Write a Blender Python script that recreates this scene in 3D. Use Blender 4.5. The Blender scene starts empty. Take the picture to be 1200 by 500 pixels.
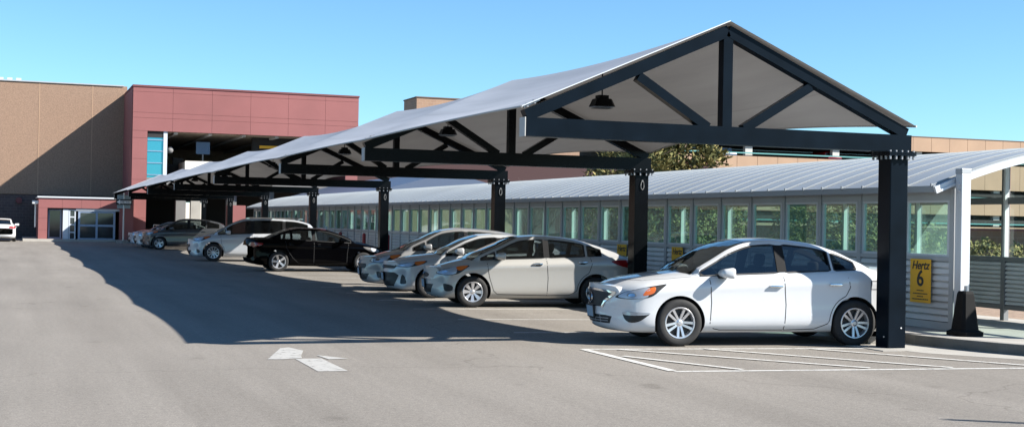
import bpy, bmesh, math, random
import numpy as np
from mathutils import Vector, Matrix
from mathutils.bvhtree import BVHTree
random.seed(7)
R = math.radians
S = bpy.context.scene
COL = S.collection

# ------------------------------------------------------------------ camera (fitted)
F_PX, PITCH, ROLL, YAW, H = 1565.9928, .0075, .0182, .3571, 1.7
fw = Vector((math.sin(YAW)*math.cos(PITCH), math.cos(YAW)*math.cos(PITCH), math.sin(PITCH)))
rt = Vector((math.cos(YAW), -math.sin(YAW), 0)); up = rt.cross(fw)
r2 = rt*math.cos(ROLL)+up*math.sin(ROLL); u2 = up*math.cos(ROLL)-rt*math.sin(ROLL)
cam = bpy.data.cameras.new('camera'); cam.sensor_width = 36; cam.lens = F_PX*36/1200; cam.clip_end = 2000; cam.clip_start = .1
co = bpy.data.objects.new('camera', cam); COL.objects.link(co)
m3 = Matrix((r2, u2, -fw)).transposed(); M4 = m3.to_4x4(); M4.translation = Vector((0, 0, H)); co.matrix_world = M4
S.camera = co

# ------------------------------------------------------------------ light
KX, KY = 1.20, -.76
sunv = Vector((KX, KY, 1)).normalized()
el = math.asin(sunv.z); az = math.atan2(KX, KY)
w = bpy.data.worlds.new('World'); S.world = w; w.use_nodes = True
nt = w.node_tree; bg = nt.nodes['Background']
sky = nt.nodes.new('ShaderNodeTexSky'); sky.sky_type = 'NISHITA'; sky.sun_disc = False
sky.sun_elevation = el; sky.sun_rotation = az; sky.altitude = 1600; sky.air_density = 1.0; sky.dust_density = .6; sky.ozone_density = 1.0
tn = nt.nodes.new('ShaderNodeMix'); tn.data_type = 'RGBA'; tn.blend_type = 'MULTIPLY'; tn.inputs[0].default_value = 1; tn.inputs[7].default_value = (.73, 1.10, 1.32, 1)
nt.links.new(sky.outputs[0], tn.inputs[6]); nt.links.new(tn.outputs[2], bg.inputs[0]); bg.inputs[1].default_value = .056
sl = bpy.data.lights.new('sun', 'SUN'); sl.energy = 5.0; sl.angle = R(.53); sl.color = (1, .95, .87)
so = bpy.data.objects.new('sun', sl); COL.objects.link(so); so.rotation_euler = sunv.to_track_quat('Z', 'Y').to_euler(); so.location = (30, -30, 40)
vs = S.view_settings; S.display_settings.display_device = 'sRGB'
vs.view_transform = 'Standard'; vs.look = 'None'; vs.gamma = 1; vs.use_curve_mapping = False; vs.exposure = 1.4

# ------------------------------------------------------------------ materials
MT = {}
ALB = .77   # all colours below were matched at a shorter exposure
def mat(name, col, rough=.6, metal=0, coat=0, noise=None, bump=None, spec=.5, trans=None):
    """noise=(scale, amount, detail); bump=(scale,strength)"""
    if metal < .5: col = tuple(x*ALB for x in col)
    m = bpy.data.materials.new(name); m.use_nodes = True; n = m.node_tree; b = n.nodes['Principled BSDF']
    b.inputs['Base Color'].default_value = (*col, 1); b.inputs['Roughness'].default_value = rough; b.inputs['Metallic'].default_value = metal
    b.inputs['Coat Weight'].default_value = coat; b.inputs['Coat Roughness'].default_value = .03; b.inputs['Specular IOR Level'].default_value = spec
    tc = n.nodes.new('ShaderNodeTexCoord')
    if noise:
        t = n.nodes.new('ShaderNodeTexNoise'); t.inputs['Scale'].default_value = noise[0]; t.inputs['Detail'].default_value = noise[2] if len(noise) > 2 else 6
        n.links.new(tc.outputs['Object'], t.inputs['Vector'])
        r = n.nodes.new('ShaderNodeValToRGB'); a = noise[1]
        r.color_ramp.elements[0].position = .3; r.color_ramp.elements[1].position = .7
        r.color_ramp.elements[0].color = (*[c*(1-a) for c in col], 1); r.color_ramp.elements[1].color = (*[min(1, c*(1+a)) for c in col], 1)
        n.links.new(t.outputs[0], r.inputs[0]); n.links.new(r.outputs[0], b.inputs['Base Color'])
    if bump:
        t = n.nodes.new('ShaderNodeTexNoise'); t.inputs['Scale'].default_value = bump[0]; t.inputs['Detail'].default_value = 5
        n.links.new(tc.outputs['Object'], t.inputs['Vector'])
        bp = n.nodes.new('ShaderNodeBump'); bp.inputs['Strength'].default_value = bump[1]; bp.inputs['Distance'].default_value = .02
        n.links.new(t.outputs[0], bp.inputs['Height']); n.links.new(bp.outputs[0], b.inputs['Normal'])
    MT[name] = m
    return m

def asphalt():
    m = mat('asphalt', (.2, .2, .2), .9, spec=.25); n = m.node_tree; b = n.nodes['Principled BSDF']; L = n.links.new
    tc = n.nodes.new('ShaderNodeTexCoord')
    def noise(s, d=6, rough=.55, vec=None):
        t = n.nodes.new('ShaderNodeTexNoise'); t.inputs['Scale'].default_value = s; t.inputs['Detail'].default_value = d; t.inputs['Roughness'].default_value = rough
        L(vec or tc.outputs['Object'], t.inputs['Vector']); return t.outputs[0]
    def ramp(src, p0, c0, p1, c1):
        r = n.nodes.new('ShaderNodeValToRGB'); r.color_ramp.elements[0].position = p0; r.color_ramp.elements[1].position = p1
        r.color_ramp.elements[0].color = (*c0, 1); r.color_ramp.elements[1].color = (*c1, 1); L(src, r.inputs[0]); return r.outputs[0]
    def mul(a, c, f=1.0):
        x = n.nodes.new('ShaderNodeMix'); x.data_type = 'RGBA'; x.blend_type = 'MULTIPLY'; x.inputs[0].default_value = f
        L(a, x.inputs[6]); L(c, x.inputs[7]); return x.outputs[2]
    base = ramp(noise(.16, 7, .6), .3, (.183, .168, .150), .7, (.219, .201, .180))
    # aggregate speckle at two sizes
    sp = ramp(noise(60, 3, .8), .34, (.62, .62, .62), .66, (1.27, 1.26, 1.25)); c = mul(base, sp)
    sp2 = ramp(noise(16, 5, .75), .33, (.80, .80, .80), .67, (1.14, 1.14, 1.13)); c = mul(c, sp2)
    # tyre tracks / long stains stretched along the aisle
    mp = n.nodes.new('ShaderNodeMapping'); mp.inputs['Scale'].default_value = (.9, .06, 1); L(tc.outputs['Object'], mp.inputs[0])
    st = ramp(noise(1.0, 5, .6, mp.outputs[0]), .34, (.85, .845, .84), .62, (1.05, 1.05, 1.05)); c = mul(c, st)
    # dark oil spots
    sp3 = ramp(noise(1.3, 3, .4), .24, (.72, .71, .70), .32, (1, 1, 1)); c = mul(c, sp3)
    # hairline cracks, sealed
    v = n.nodes.new('ShaderNodeTexVoronoi'); v.feature = 'DISTANCE_TO_EDGE'; v.inputs['Scale'].default_value = .11
    mx = n.nodes.new('ShaderNodeVectorMath'); mx.operation = 'ADD'; nv = n.nodes.new('ShaderNodeTexNoise'); nv.inputs['Scale'].default_value = .7; nv.inputs['Detail'].default_value = 5
    L(tc.outputs['Object'], nv.inputs['Vector']); sc = n.nodes.new('ShaderNodeVectorMath'); sc.operation = 'SCALE'; sc.inputs[3].default_value = 2.2
    L(nv.outputs[1], sc.inputs[0]); L(tc.outputs['Object'], mx.inputs[0]); L(sc.outputs[0], mx.inputs[1]); L(mx.outputs[0], v.inputs['Vector'])
    ck = ramp(v.outputs[0], .0014, (.68, .67, .66), .0036, (1, 1, 1)); c = mul(c, ck, .8)
    L(c, b.inputs['Base Color'])
    bp = n.nodes.new('ShaderNodeBump'); bp.inputs['Strength'].default_value = .45; bp.inputs['Distance'].default_value = .006
    L(noise(70, 4, .7), bp.inputs['Height']); L(bp.outputs[0], b.inputs['Normal'])
asphalt()

def worn_paint(name, col, lo, hi, scale=9):
    m = mat(name, col, .75); n = m.node_tree; b = n.nodes['Principled BSDF']
    out = n.nodes['Material Output']; tr = n.nodes.new('ShaderNodeBsdfTransparent'); mx = n.nodes.new('ShaderNodeMixShader')
    tc = n.nodes.new('ShaderNodeTexCoord'); t = n.nodes.new('ShaderNodeTexNoise'); t.inputs['Scale'].default_value = scale; t.inputs['Detail'].default_value = 8; t.inputs['Roughness'].default_value = .7
    r = n.nodes.new('ShaderNodeValToRGB'); r.color_ramp.elements[0].position = lo; r.color_ramp.elements[1].position = hi
    n.links.new(tc.outputs['Object'], t.inputs['Vector']); n.links.new(t.outputs[0], r.inputs[0]); n.links.new(r.outputs[0], mx.inputs[0])
    n.links.new(tr.outputs[0], mx.inputs[1]); n.links.new(b.outputs[0], mx.inputs[2]); n.links.new(mx.outputs[0], out.inputs[0])
worn_paint('line_paint', (.62, .61, .58), .28, .5)
worn_paint('arrow_paint', (.44, .43, .405), .25, .48, 9)

def glass(name, tint, refl=.12, alpha=.5, rough=.0):
    m = bpy.data.materials.new(name); m.use_nodes = True; n = m.node_tree; n.nodes.remove(n.nodes['Principled BSDF'])
    out = n.nodes['Material Output']; tr = n.nodes.new('ShaderNodeBsdfTransparent'); tr.inputs[0].default_value = (*tint, 1)
    gl = n.nodes.new('ShaderNodeBsdfGlossy'); gl.inputs['Roughness'].default_value = rough; gl.inputs[0].default_value = (.95, 1, 1, 1)
    lw = n.nodes.new('ShaderNodeLayerWeight'); pw = n.nodes.new('ShaderNodeMath'); pw.operation = 'POWER'; pw.inputs[1].default_value = 5; n.links.new(lw.outputs['Facing'], pw.inputs[0])
    fr = n.nodes.new('ShaderNodeMath'); fr.operation = 'MULTIPLY_ADD'; fr.inputs[1].default_value = .9; fr.inputs[2].default_value = .04; n.links.new(pw.outputs[0], fr.inputs[0])
    ad = n.nodes.new('ShaderNodeMath'); ad.operation = 'ADD'; ad.inputs[1].default_value = refl; ad.use_clamp = True
    n.links.new(fr.outputs[0], ad.inputs[0]); mx = n.nodes.new('ShaderNodeMixShader')
    n.links.new(ad.outputs[0], mx.inputs[0]); n.links.new(tr.outputs[0], mx.inputs[1]); n.links.new(gl.outputs[0], mx.inputs[2]); n.links.new(mx.outputs[0], out.inputs[0])
    MT[name] = m; return m
glass('car_glass', (.42, .47, .47), .04)
glass('privacy_glass', (.16, .18, .18), .03)
glass('clear_glass', (.78, .92, .88), .04)
glass('wall_glass', (.50, .80, .72), .07)
n_ = MT['wall_glass'].node_tree; o_ = n_.nodes['Material Output']; src = o_.inputs[0].links[0].from_socket      # milky green film of uneven strength on the panes
df = n_.nodes.new('ShaderNodeBsdfDiffuse'); df.inputs[0].default_value = (.24, .42, .37, 1); tl = n_.nodes.new('ShaderNodeBsdfTranslucent'); tl.inputs[0].default_value = (.28, .50, .43, 1)
m1 = n_.nodes.new('ShaderNodeMixShader'); m1.inputs[0].default_value = .5; n_.links.new(df.outputs[0], m1.inputs[1]); n_.links.new(tl.outputs[0], m1.inputs[2])
tcn = n_.nodes.new('ShaderNodeTexCoord'); nn_ = n_.nodes.new('ShaderNodeTexNoise'); nn_.inputs['Scale'].default_value = 1.7; nn_.inputs['Detail'].default_value = 5; n_.links.new(tcn.outputs['Object'], nn_.inputs['Vector'])
rr_ = n_.nodes.new('ShaderNodeMapRange'); rr_.inputs[1].default_value = .3; rr_.inputs[2].default_value = .7; rr_.inputs[3].default_value = .17; rr_.inputs[4].default_value = .34; n_.links.new(nn_.outputs[0], rr_.inputs[0])
m2 = n_.nodes.new('ShaderNodeMixShader'); n_.links.new(rr_.outputs[0], m2.inputs[0]); n_.links.new(src, m2.inputs[1]); n_.links.new(m1.outputs[0], m2.inputs[2]); n_.links.new(m2.outputs[0], o_.inputs[0])
glass('dark_glass', (.18, .22, .23), .12)
glass('lens_glass', (.75, .8, .85), .10)

def fabric_mat():
    m = bpy.data.materials.new('fabric'); m.use_nodes = True; n = m.node_tree; n.nodes.remove(n.nodes['Principled BSDF'])
    out = n.nodes['Material Output']; d = n.nodes.new('ShaderNodeBsdfDiffuse'); t = n.nodes.new('ShaderNodeBsdfTranslucent'); mx = n.nodes.new('ShaderNodeMixShader')
    tc = n.nodes.new('ShaderNodeTexCoord'); mp = n.nodes.new('ShaderNodeMapping'); mp.inputs['Scale'].default_value = (1, .12, 1)
    no = n.nodes.new('ShaderNodeTexNoise'); no.inputs['Scale'].default_value = 2.2; no.inputs['Detail'].default_value = 6
    r = n.nodes.new('ShaderNodeValToRGB'); r.color_ramp.elements[0].position = .3; r.color_ramp.elements[1].position = .7
    r.color_ramp.elements[0].color = (.325, .35, .39, 1); r.color_ramp.elements[1].color = (.41, .435, .48, 1)
    # welded seams: thin darker lines running down the slope
    n.links.new(tc.outputs['Object'], mp.inputs[0]); n.links.new(mp.outputs[0], no.inputs['Vector']); n.links.new(no.outputs[0], r.inputs[0])
    sx = n.nodes.new('ShaderNodeSeparateXYZ'); n.links.new(tc.outputs['Object'], sx.inputs[0])
    mm = n.nodes.new('ShaderNodeMath'); mm.operation = 'FRACT'; md = n.nodes.new('ShaderNodeMath'); md.operation = 'DIVIDE'; md.inputs[1].default_value = 1.83
    n.links.new(sx.outputs[0], md.inputs[0]); n.links.new(md.outputs[0], mm.inputs[0])
    lt = n.nodes.new('ShaderNodeMath'); lt.operation = 'LESS_THAN'; lt.inputs[1].default_value = .02; n.links.new(mm.outputs[0], lt.inputs[0])
    sm = n.nodes.new('ShaderNodeMix'); sm.data_type = 'RGBA'; sm.blend_type = 'MULTIPLY'; sm.inputs[7].default_value = (.88, .88, .88, 1)
    n.links.new(lt.outputs[0], sm.inputs[0]); n.links.new(r.outputs[0], sm.inputs[6])
    t.inputs[0].default_value = (.30, .27, .24, 1)
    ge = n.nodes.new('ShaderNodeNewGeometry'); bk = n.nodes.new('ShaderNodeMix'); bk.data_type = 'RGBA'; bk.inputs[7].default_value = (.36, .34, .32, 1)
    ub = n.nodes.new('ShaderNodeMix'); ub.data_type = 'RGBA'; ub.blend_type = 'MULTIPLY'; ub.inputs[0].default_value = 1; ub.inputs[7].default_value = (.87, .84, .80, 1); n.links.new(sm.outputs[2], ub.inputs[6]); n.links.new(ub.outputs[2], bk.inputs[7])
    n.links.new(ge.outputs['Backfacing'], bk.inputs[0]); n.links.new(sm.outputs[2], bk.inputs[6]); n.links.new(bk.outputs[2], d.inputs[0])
    mx.inputs[0].default_value = .07
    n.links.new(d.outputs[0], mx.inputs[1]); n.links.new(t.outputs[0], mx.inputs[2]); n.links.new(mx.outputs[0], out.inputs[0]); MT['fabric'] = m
fabric_mat()

def brick_mat(name, c1, c2, mortar, scale, w_, h_, ms=.012, rough=.85):
    m = mat(name, c1, rough); n = m.node_tree; b = n.nodes['Principled BSDF']
    tc = n.nodes.new('ShaderNodeTexCoord'); sx = n.nodes.new('ShaderNodeSeparateXYZ'); cb = n.nodes.new('ShaderNodeCombineXYZ')
    ad = n.nodes.new('ShaderNodeMath'); n.links.new(tc.outputs['Object'], sx.inputs[0]); n.links.new(sx.outputs[0], ad.inputs[0]); n.links.new(sx.outputs[1], ad.inputs[1])
    n.links.new(ad.outputs[0], cb.inputs[0]); n.links.new(sx.outputs[2], cb.inputs[1])
    t = n.nodes.new('ShaderNodeTexBrick'); t.inputs['Color1'].default_value = (*c1, 1); t.inputs['Color2'].default_value = (*c2, 1); t.inputs['Mortar'].default_value = (*mortar, 1)
    t.inputs['Scale'].default_value = scale; t.inputs['Brick Width'].default_value = w_; t.inputs['Row Height'].default_value = h_; t.inputs['Mortar Size'].default_value = ms
    n.links.new(cb.outputs[0], t.inputs['Vector'])
    no = n.nodes.new('ShaderNodeTexNoise'); no.inputs['Scale'].default_value = .5; no.inputs['Detail'].default_value = 6; n.links.new(tc.outputs['Object'], no.inputs['Vector'])
    r = n.nodes.new('ShaderNodeValToRGB'); r.color_ramp.elements[0].color = (.84, .84, .84, 1); r.color_ramp.elements[1].color = (1.12, 1.12, 1.12, 1); n.links.new(no.outputs[0], r.inputs[0])
    x = n.nodes.new('ShaderNodeMix'); x.data_type = 'RGBA'; x.blend_type = 'MULTIPLY'; x.inputs[0].default_value = 1
    n.links.new(t.outputs[0], x.inputs[6]); n.links.new(r.outputs[0], x.inputs[7]); n.links.new(x.outputs[2], b.inputs['Base Color'])

mat('navy_steel', (.0035, .007, .0125), .28, noise=(2.5, .25), spec=.09)
mat('black_steel', (.003, .0035, .0045), .26, noise=(2.0, .25), spec=.12)
mat('bolt_metal', (.26, .26, .27), .45, .7)
mat('endcap', (.5, .49, .47), .6)
mat('concrete', (.40, .38, .345), .85, noise=(1.1, .14), bump=(30, .15))
mat('kerb_concrete', (.30, .285, .26), .85, noise=(2.2, .2), bump=(30, .2))
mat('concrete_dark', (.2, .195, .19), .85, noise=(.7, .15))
mat('white_roof', (.36, .39, .41), .42, .1, noise=(.35, .07))
mat('alu_grey', (.47, .49, .51), .45, .2, noise=(3, .06))
mat('alu_dark', (.24, .245, .25), .5, .3)
mat('alu_white', (.68, .71, .75), .4, .15)
mat('louvre', (.74, .75, .75), .5, .0, noise=(2, .08))
mat('gravel', (.30, .215, .155), .95, noise=(7, .3), bump=(40, .6))
mat('brick_tan', (.305, .20, .14), .9, noise=(14, .2, 3), bump=(20, .3))
brick_mat('brick_dark', (.085, .06, .058), (.065, .047, .047), (.11, .09, .085), 1, .4, .2)
brick_mat('brick_tanwall', (.30, .19, .125), (.27, .17, .115), (.33, .24, .18), 1, .6, .3)
mat('red_panel', (.275, .098, .095), .8, noise=(.35, .09))
mat('red_joint', (.20, .075, .072), .9)
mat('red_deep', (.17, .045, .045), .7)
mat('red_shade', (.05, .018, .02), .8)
mat('red_paint', (.34, .02, .025), .5)
mat('tan_precast', (.43, .285, .19), .85, noise=(.4, .07))
mat('tan_joint', (.16, .10, .07), .9)
mat('white_column', (.55, .54, .51), .8)
mat('teal_rail', (.10, .32, .32), .5)
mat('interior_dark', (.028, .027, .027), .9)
mat('ceiling_tan', (.55, .45, .33), .9)
mat('pale_wall', (.75, .70, .62), .8)
mat('blue_roof', (.10, .14, .22), .5, .3)
mat('teal_glass', (.05, .30, .38), .06, .55, spec=.8)
mat('white_frame', (.60, .64, .70), .4)
mat('blue_frame', (.30, .38, .52), .4, .2)
mat('door_glass', (.03, .035, .04), .05, 0, spec=.8)
mat('sign_yellow', (1.0, .52, .012), .5)
mat('sign_black', (.012, .012, .014), .5)
mat('sign_white', (.75, .75, .75), .5)
mat('sign_arrow', (1.0, 1.0, 1.0), .5)  # extra white painted in so the arrow looks sunlit in the canopy shade
mat('sign_back', (.28, .34, .36), .5, .5)
mat('sign_blue', (.08, .14, .24), .5)
mat('rubber_black', (.006, .006, .0065), .8, noise=(8, .3), spec=.2)
mat('galv', (.40, .41, .42), .4, .8)
mat('bark', (.10, .075, .055), .95)
mat('twig', (.23, .185, .165), .95)
mat('leaf_a', (.15, .15, .055), .85, spec=.2); mat('leaf_b', (.22, .195, .075), .85, spec=.2); mat('leaf_c', (.075, .085, .035), .85, spec=.2)
mat('needle_y', (.30, .25, .10), .85, spec=.2)
# cars
mat('paint_white', (.70, .715, .735), .32, 0, .9)
mat('paint_champagne', (.48, .47, .445), .42, .25, .9)
mat('paint_silver', (.54, .55, .56), .42, .25, .8)
mat('paint_grey', (.30, .30, .30), .42, .25, .9)
mat('paint_black', (.0015, .0015, .002), .6, .0, .2, spec=.0)
mat('paint_blueSilver', (.52, .54, .57), .42, .25, .9)
mat('paint_dark', (.055, .06, .068), .42, .25, .9)
mat('paint_pale', (.36, .40, .46), .42, .25, .9)
mat('roof_white', (.72, .73, .74), .3, 0, .8)
mat('roof_red', (.10, .007, .012), .3, 0, .8)
mat('tyre_rubber', (.016, .016, .017), .8, noise=(20, .2))
mat('rim_silver', (.58, .58, .60), .28, .75)
mat('rim_dark', (.03, .03, .03), .6)
mat('trim_black', (.01, .01, .011), .5)
mat('pillar_black', (.012, .012, .013), .75, spec=.2)
mat('seam', (.02, .02, .022), .8)
mat('arch_black', (.008, .008, .008), .95)
mat('cabin_dark', (.022, .021, .02), .9)
mat('seat_cloth', (.035, .033, .03), .9)
mat('seat_beige', (.16, .14, .12), .9)
mat('chrome', (.72, .73, .75), .12, 1)
mat('lamp_reflector', (.46, .49, .54), .18, .2, .8)
mat('lamp_amber', (.70, .15, .02), .25, 0, .6)
mat('lamp_red', (.30, .01, .012), .2, 0, .8)
mat('plate', (.30, .42, .52), .45)
mat('plate_yellow', (.6, .48, .14), .5)

# ------------------------------------------------------------------ object helpers
def link(name, bm, material=None, parent=None, smooth=None, label=None):
    me = bpy.data.meshes.new(name); bm.normal_update(); bm.to_mesh(me); bm.free()
    return link_me(name, me, material, parent, smooth, label)
def link_me(name, me, material=None, parent=None, smooth=None, label=None):
    o = bpy.data.objects.new(name, me); COL.objects.link(o)
    if material is not None:
        for mm in (material if isinstance(material, (list, tuple)) else [material]): me.materials.append(MT[mm])
    if parent is not None: o.parent = parent
    if smooth:
        for p in me.polygons: p.use_smooth = True
        me.set_sharp_from_angle(angle=R(smooth))
    if label: o['label'] = label
    return o
def thing(name, label, cat, loc=(0, 0, 0), rz=0, group=None):
    o = bpy.data.objects.new(name, None); COL.objects.link(o); o.location = loc; o.rotation_euler = (0, 0, rz); o.empty_display_size = .2
    return tag(o, label, cat, group)
def tag(o, label, cat, group=None):
    o['label'] = label; o['category'] = cat
    if group: o['group'] = group
    return o
def struct(o, kind='structure'): o['kind'] = kind; return o
def B(): return bmesh.new()
def box(bm, c, s, rot=None, mi=0, bevel=0):
    mtx = Matrix.Translation(c)
    if rot is not None: mtx = mtx @ (rot if isinstance(rot, Matrix) else Matrix.Rotation(rot, 4, 'Z'))
    r = bmesh.ops.create_cube(bm, size=1, matrix=mtx @ Matrix.Diagonal((*s, 1)))
    fs = set(f for v in r['verts'] for f in v.link_faces)
    for f in fs: f.material_index = mi
    if bevel:
        es = list(set(e for v in r['verts'] for e in v.link_edges)); rr = bmesh.ops.bevel(bm, geom=es, offset=bevel, segments=2, affect='EDGES', profile=.5)
        for f in rr['faces']: f.material_index = mi
def bx(bm, x0, x1, y0, y1, z0, z1, mi=0): box(bm, ((x0+x1)/2, (y0+y1)/2, (z0+z1)/2), (abs(x1-x0), abs(y1-y0), abs(z1-z0)), mi=mi)
def beam(bm, a, b, wid, dep, upv=Vector((0, 1, 0)), mi=0, bevel=0):
    a = Vector(a); b = Vector(b); d = (b-a); L = d.length; z = d.normalized(); x = upv.cross(z).normalized(); y = z.cross(x)
    m = Matrix((x, y, z)).transposed().to_4x4()
    box(bm, (a+b)/2, (wid, dep, L), m, mi, bevel)
def cyl(bm, a, b, r, n=12, r2=None, mi=0):
    a = Vector(a); b = Vector(b); d = b-a
    q = d.to_track_quat('Z', 'Y').to_matrix().to_4x4()
    rr = bmesh.ops.create_cone(bm, cap_ends=True, segments=n, radius1=r, radius2=r if r2 is None else r2, depth=d.length, matrix=Matrix.Translation((a+b)/2) @ q)
    for f in set(f for v in rr['verts'] for f in v.link_faces): f.material_index = mi
def lathe(bm, prof, n=40, axis='Y', c=(0, 0, 0), mi=0, closed=False):
    rings = []
    for r, h in prof:
        ring = []
        for k in range(n):
            t = 2*math.pi*k/n
            p = (r*math.cos(t), h, r*math.sin(t)) if axis == 'Y' else (r*math.cos(t), r*math.sin(t), h)
            ring.append(bm.verts.new(Vector(p)+Vector(c)))
        rings.append(ring)
    prs = list(zip(rings, rings[1:]))+([(rings[-1], rings[0])] if closed else [])
    for a, b in prs:
        for k in range(n):
            f = bm.faces.new((a[k], a[(k+1) % n], b[(k+1) % n], b[k])); f.material_index = mi
def sheet(bm, pts, z, mi=0):
    f = bm.faces.new([bm.verts.new((x, y, z)) for x, y in pts])
    if f.normal.z < 0: f.normal_flip()
    f.material_index = mi
def prism(bm, pts, z0, z1, mi=0):
    lo = [bm.verts.new((x, y, z0)) for x, y in pts]; hi = [bm.verts.new((x, y, z1)) for x, y in pts]; n = len(pts)
    fs = [bm.faces.new(lo[::-1]), bm.faces.new(hi)]
    for i in range(n): fs.append(bm.faces.new((lo[i], lo[(i+1) % n], hi[(i+1) % n], hi[i])))
    for f in fs: f.material_index = mi
    bmesh.ops.recalc_face_normals(bm, faces=fs)
def frus(bm, z0, z1, a0, a1, ch=.28):
    rings = []
    for z, a in ((z0, a0), (z1, a1)):
        c = a*ch; rings.append([bm.verts.new((x, y, z)) for x, y in ((a, -a+c), (a, a-c), (a-c, a), (-a+c, a), (-a, a-c), (-a, -a+c), (-a+c, -a), (a-c, -a))])
    for i in range(8): bm.faces.new((rings[0][i], rings[0][(i+1) % 8], rings[1][(i+1) % 8], rings[1][i]))
    bm.faces.new(rings[0][::-1]); bm.faces.new(rings[1])
def text_mesh(name, body, size, parent, material, loc, rotm, shear=0, bold=0, spx=1.0):
    cu = bpy.data.curves.new(name, 'FONT'); cu.body = body; cu.size = size; cu.align_x = 'CENTER'; cu.align_y = 'CENTER'; cu.shear = shear; cu.offset = bold; cu.extrude = .002; cu.space_character = spx
    o = bpy.data.objects.new(name, cu); COL.objects.link(o); dg = bpy.context.evaluated_depsgraph_get()
    me = bpy.data.meshes.new_from_object(o.evaluated_get(dg)); bpy.data.objects.remove(o)
    me.materials.clear(); n = link_me(name, me, material, parent); n.matrix_local = Matrix.Translation(loc) @ rotm.to_4x4(); return n
ROT_NEGX = Matrix(((0, 0, -1), (-1, 0, 0), (0, 1, 0)))   # text facing -X: text right = -Y
ROT_NEGY = Matrix(((1, 0, 0), (0, 0, -1), (0, 1, 0)))    # text facing -Y

# ------------------------------------------------------------------ ground
bm = B(); sheet(bm, [(-400, -150), (500, -150), (500, 900), (-400, 900)], 0)
struct(link('ground', bm, 'asphalt'))
# stall markings
hd = Vector((-.991, .135, 0)); hd2 = Vector((.135, .991, 0))  # nose direction of nose-out stalls and its right hand
def stripe(bm, a, b, wd, z):
    a = Vector((*a, 0)); b = Vector((*b, 0)); d = (b-a).normalized(); n = Vector((-d.y, d.x, 0))*wd/2
    sheet(bm, [(p.x, p.y) for p in (a-n, b-n, b+n, a+n)], z)
bm = B()
for k in range(27):
    y = 16.72+2.8*k
    if k == 0: continue
    stripe(bm, (7.35, y), (11.8, y-.135*4.5), .10, .004)
struct(link('parking_lines', bm, 'line_paint'))
bm = B()
stripe(bm, (7.32, 16.78), (12.2, 16.1), .10, .004); stripe(bm, (7.30, 14.02), (12.6, 13.42), .10, .004)
stripe(bm, (7.32, 16.73), (7.30, 14.07), .12, .008)
for a, b in (((7.45, 15.75), (8.2, 14.0)), ((7.79, 16.62), (9.9, 13.85)), ((9.04, 16.5), (11.0, 13.68)), ((10.6, 16.25), (12.26, 13.6))):
    stripe(bm, a, b, .09, .012)
struct(link('hatched_bay_marking', bm, 'line_paint'))
# worn straight-ahead arrow
bm = B()
sheet(bm, [(3.24, 14.82), (3.58, 14.81), (3.58, 16.2), (3.26, 16.24)], .004)
sheet(bm, [(2.92, 16.2), (3.33, 17.57), (3.46, 17.67), (3.56, 17.2), (3.40, 16.55), (3.36, 16.3), (3.1, 16.17)], .006)
sheet(bm, [(3.64, 16.07), (3.9, 16.12), (3.6, 16.6)], .006)
struct(link('lane_arrow_marking', bm, 'arrow_paint'))
# kerbed sidewalk slab: outline (X,Y)
edge = [(12.62, 91), (12.62, 17.4), (12.66, 16.6), (12.78, 15.9), (13.0, 15.2), (13.3, 14.55), (13.7, 13.9), (14.4, 13.2), (15.4, 12.7), (17, 12.4)]
bm = B(); prism(bm, edge+[(17, 91)], .0, .146); struct(link('sidewalk', bm, 'concrete'))
bm = B()
inner = [(12.80, 91), (12.80, 17.4), (12.84, 16.62), (12.95, 15.97), (13.17, 15.28), (13.46, 14.64), (13.84, 14.02), (14.5, 13.36), (15.44, 12.88), (17, 12.58)]
for i in range(len(edge)-1):
    prism(bm, [edge[i], edge[i+1], inner[i+1], inner[i]], 0.0, .152)
    o1 = edge[i]; o2 = edge[i+1]
bmesh.ops.remove_doubles(bm, verts=bm.verts, dist=.0005)
struct(link('kerb', bm, 'kerb_concrete'))
bm = B(); gut = [(11.72, 91), (11.72, 17.4), (11.74, 16.3), (11.95, 15.45), (12.45, 14.75), (12.95, 14.1), (13.5, 13.45), (14.2, 12.8), (15.3, 12.3), (17, 12.0)]
for i in range(len(edge)-1):
    sheet(bm, [gut[i], gut[i+1], edge[i+1], edge[i]], .0025)
bmesh.ops.remove_doubles(bm, verts=bm.verts, dist=.0001)
struct(link('gutter', bm, 'concrete'))
bm = B(); prism(bm, [(17.0, 12.5), (70, 12.5), (70, 88), (17.0, 88)], 0, .11); struct(link('gravel_bed', bm, 'gravel'))

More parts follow.
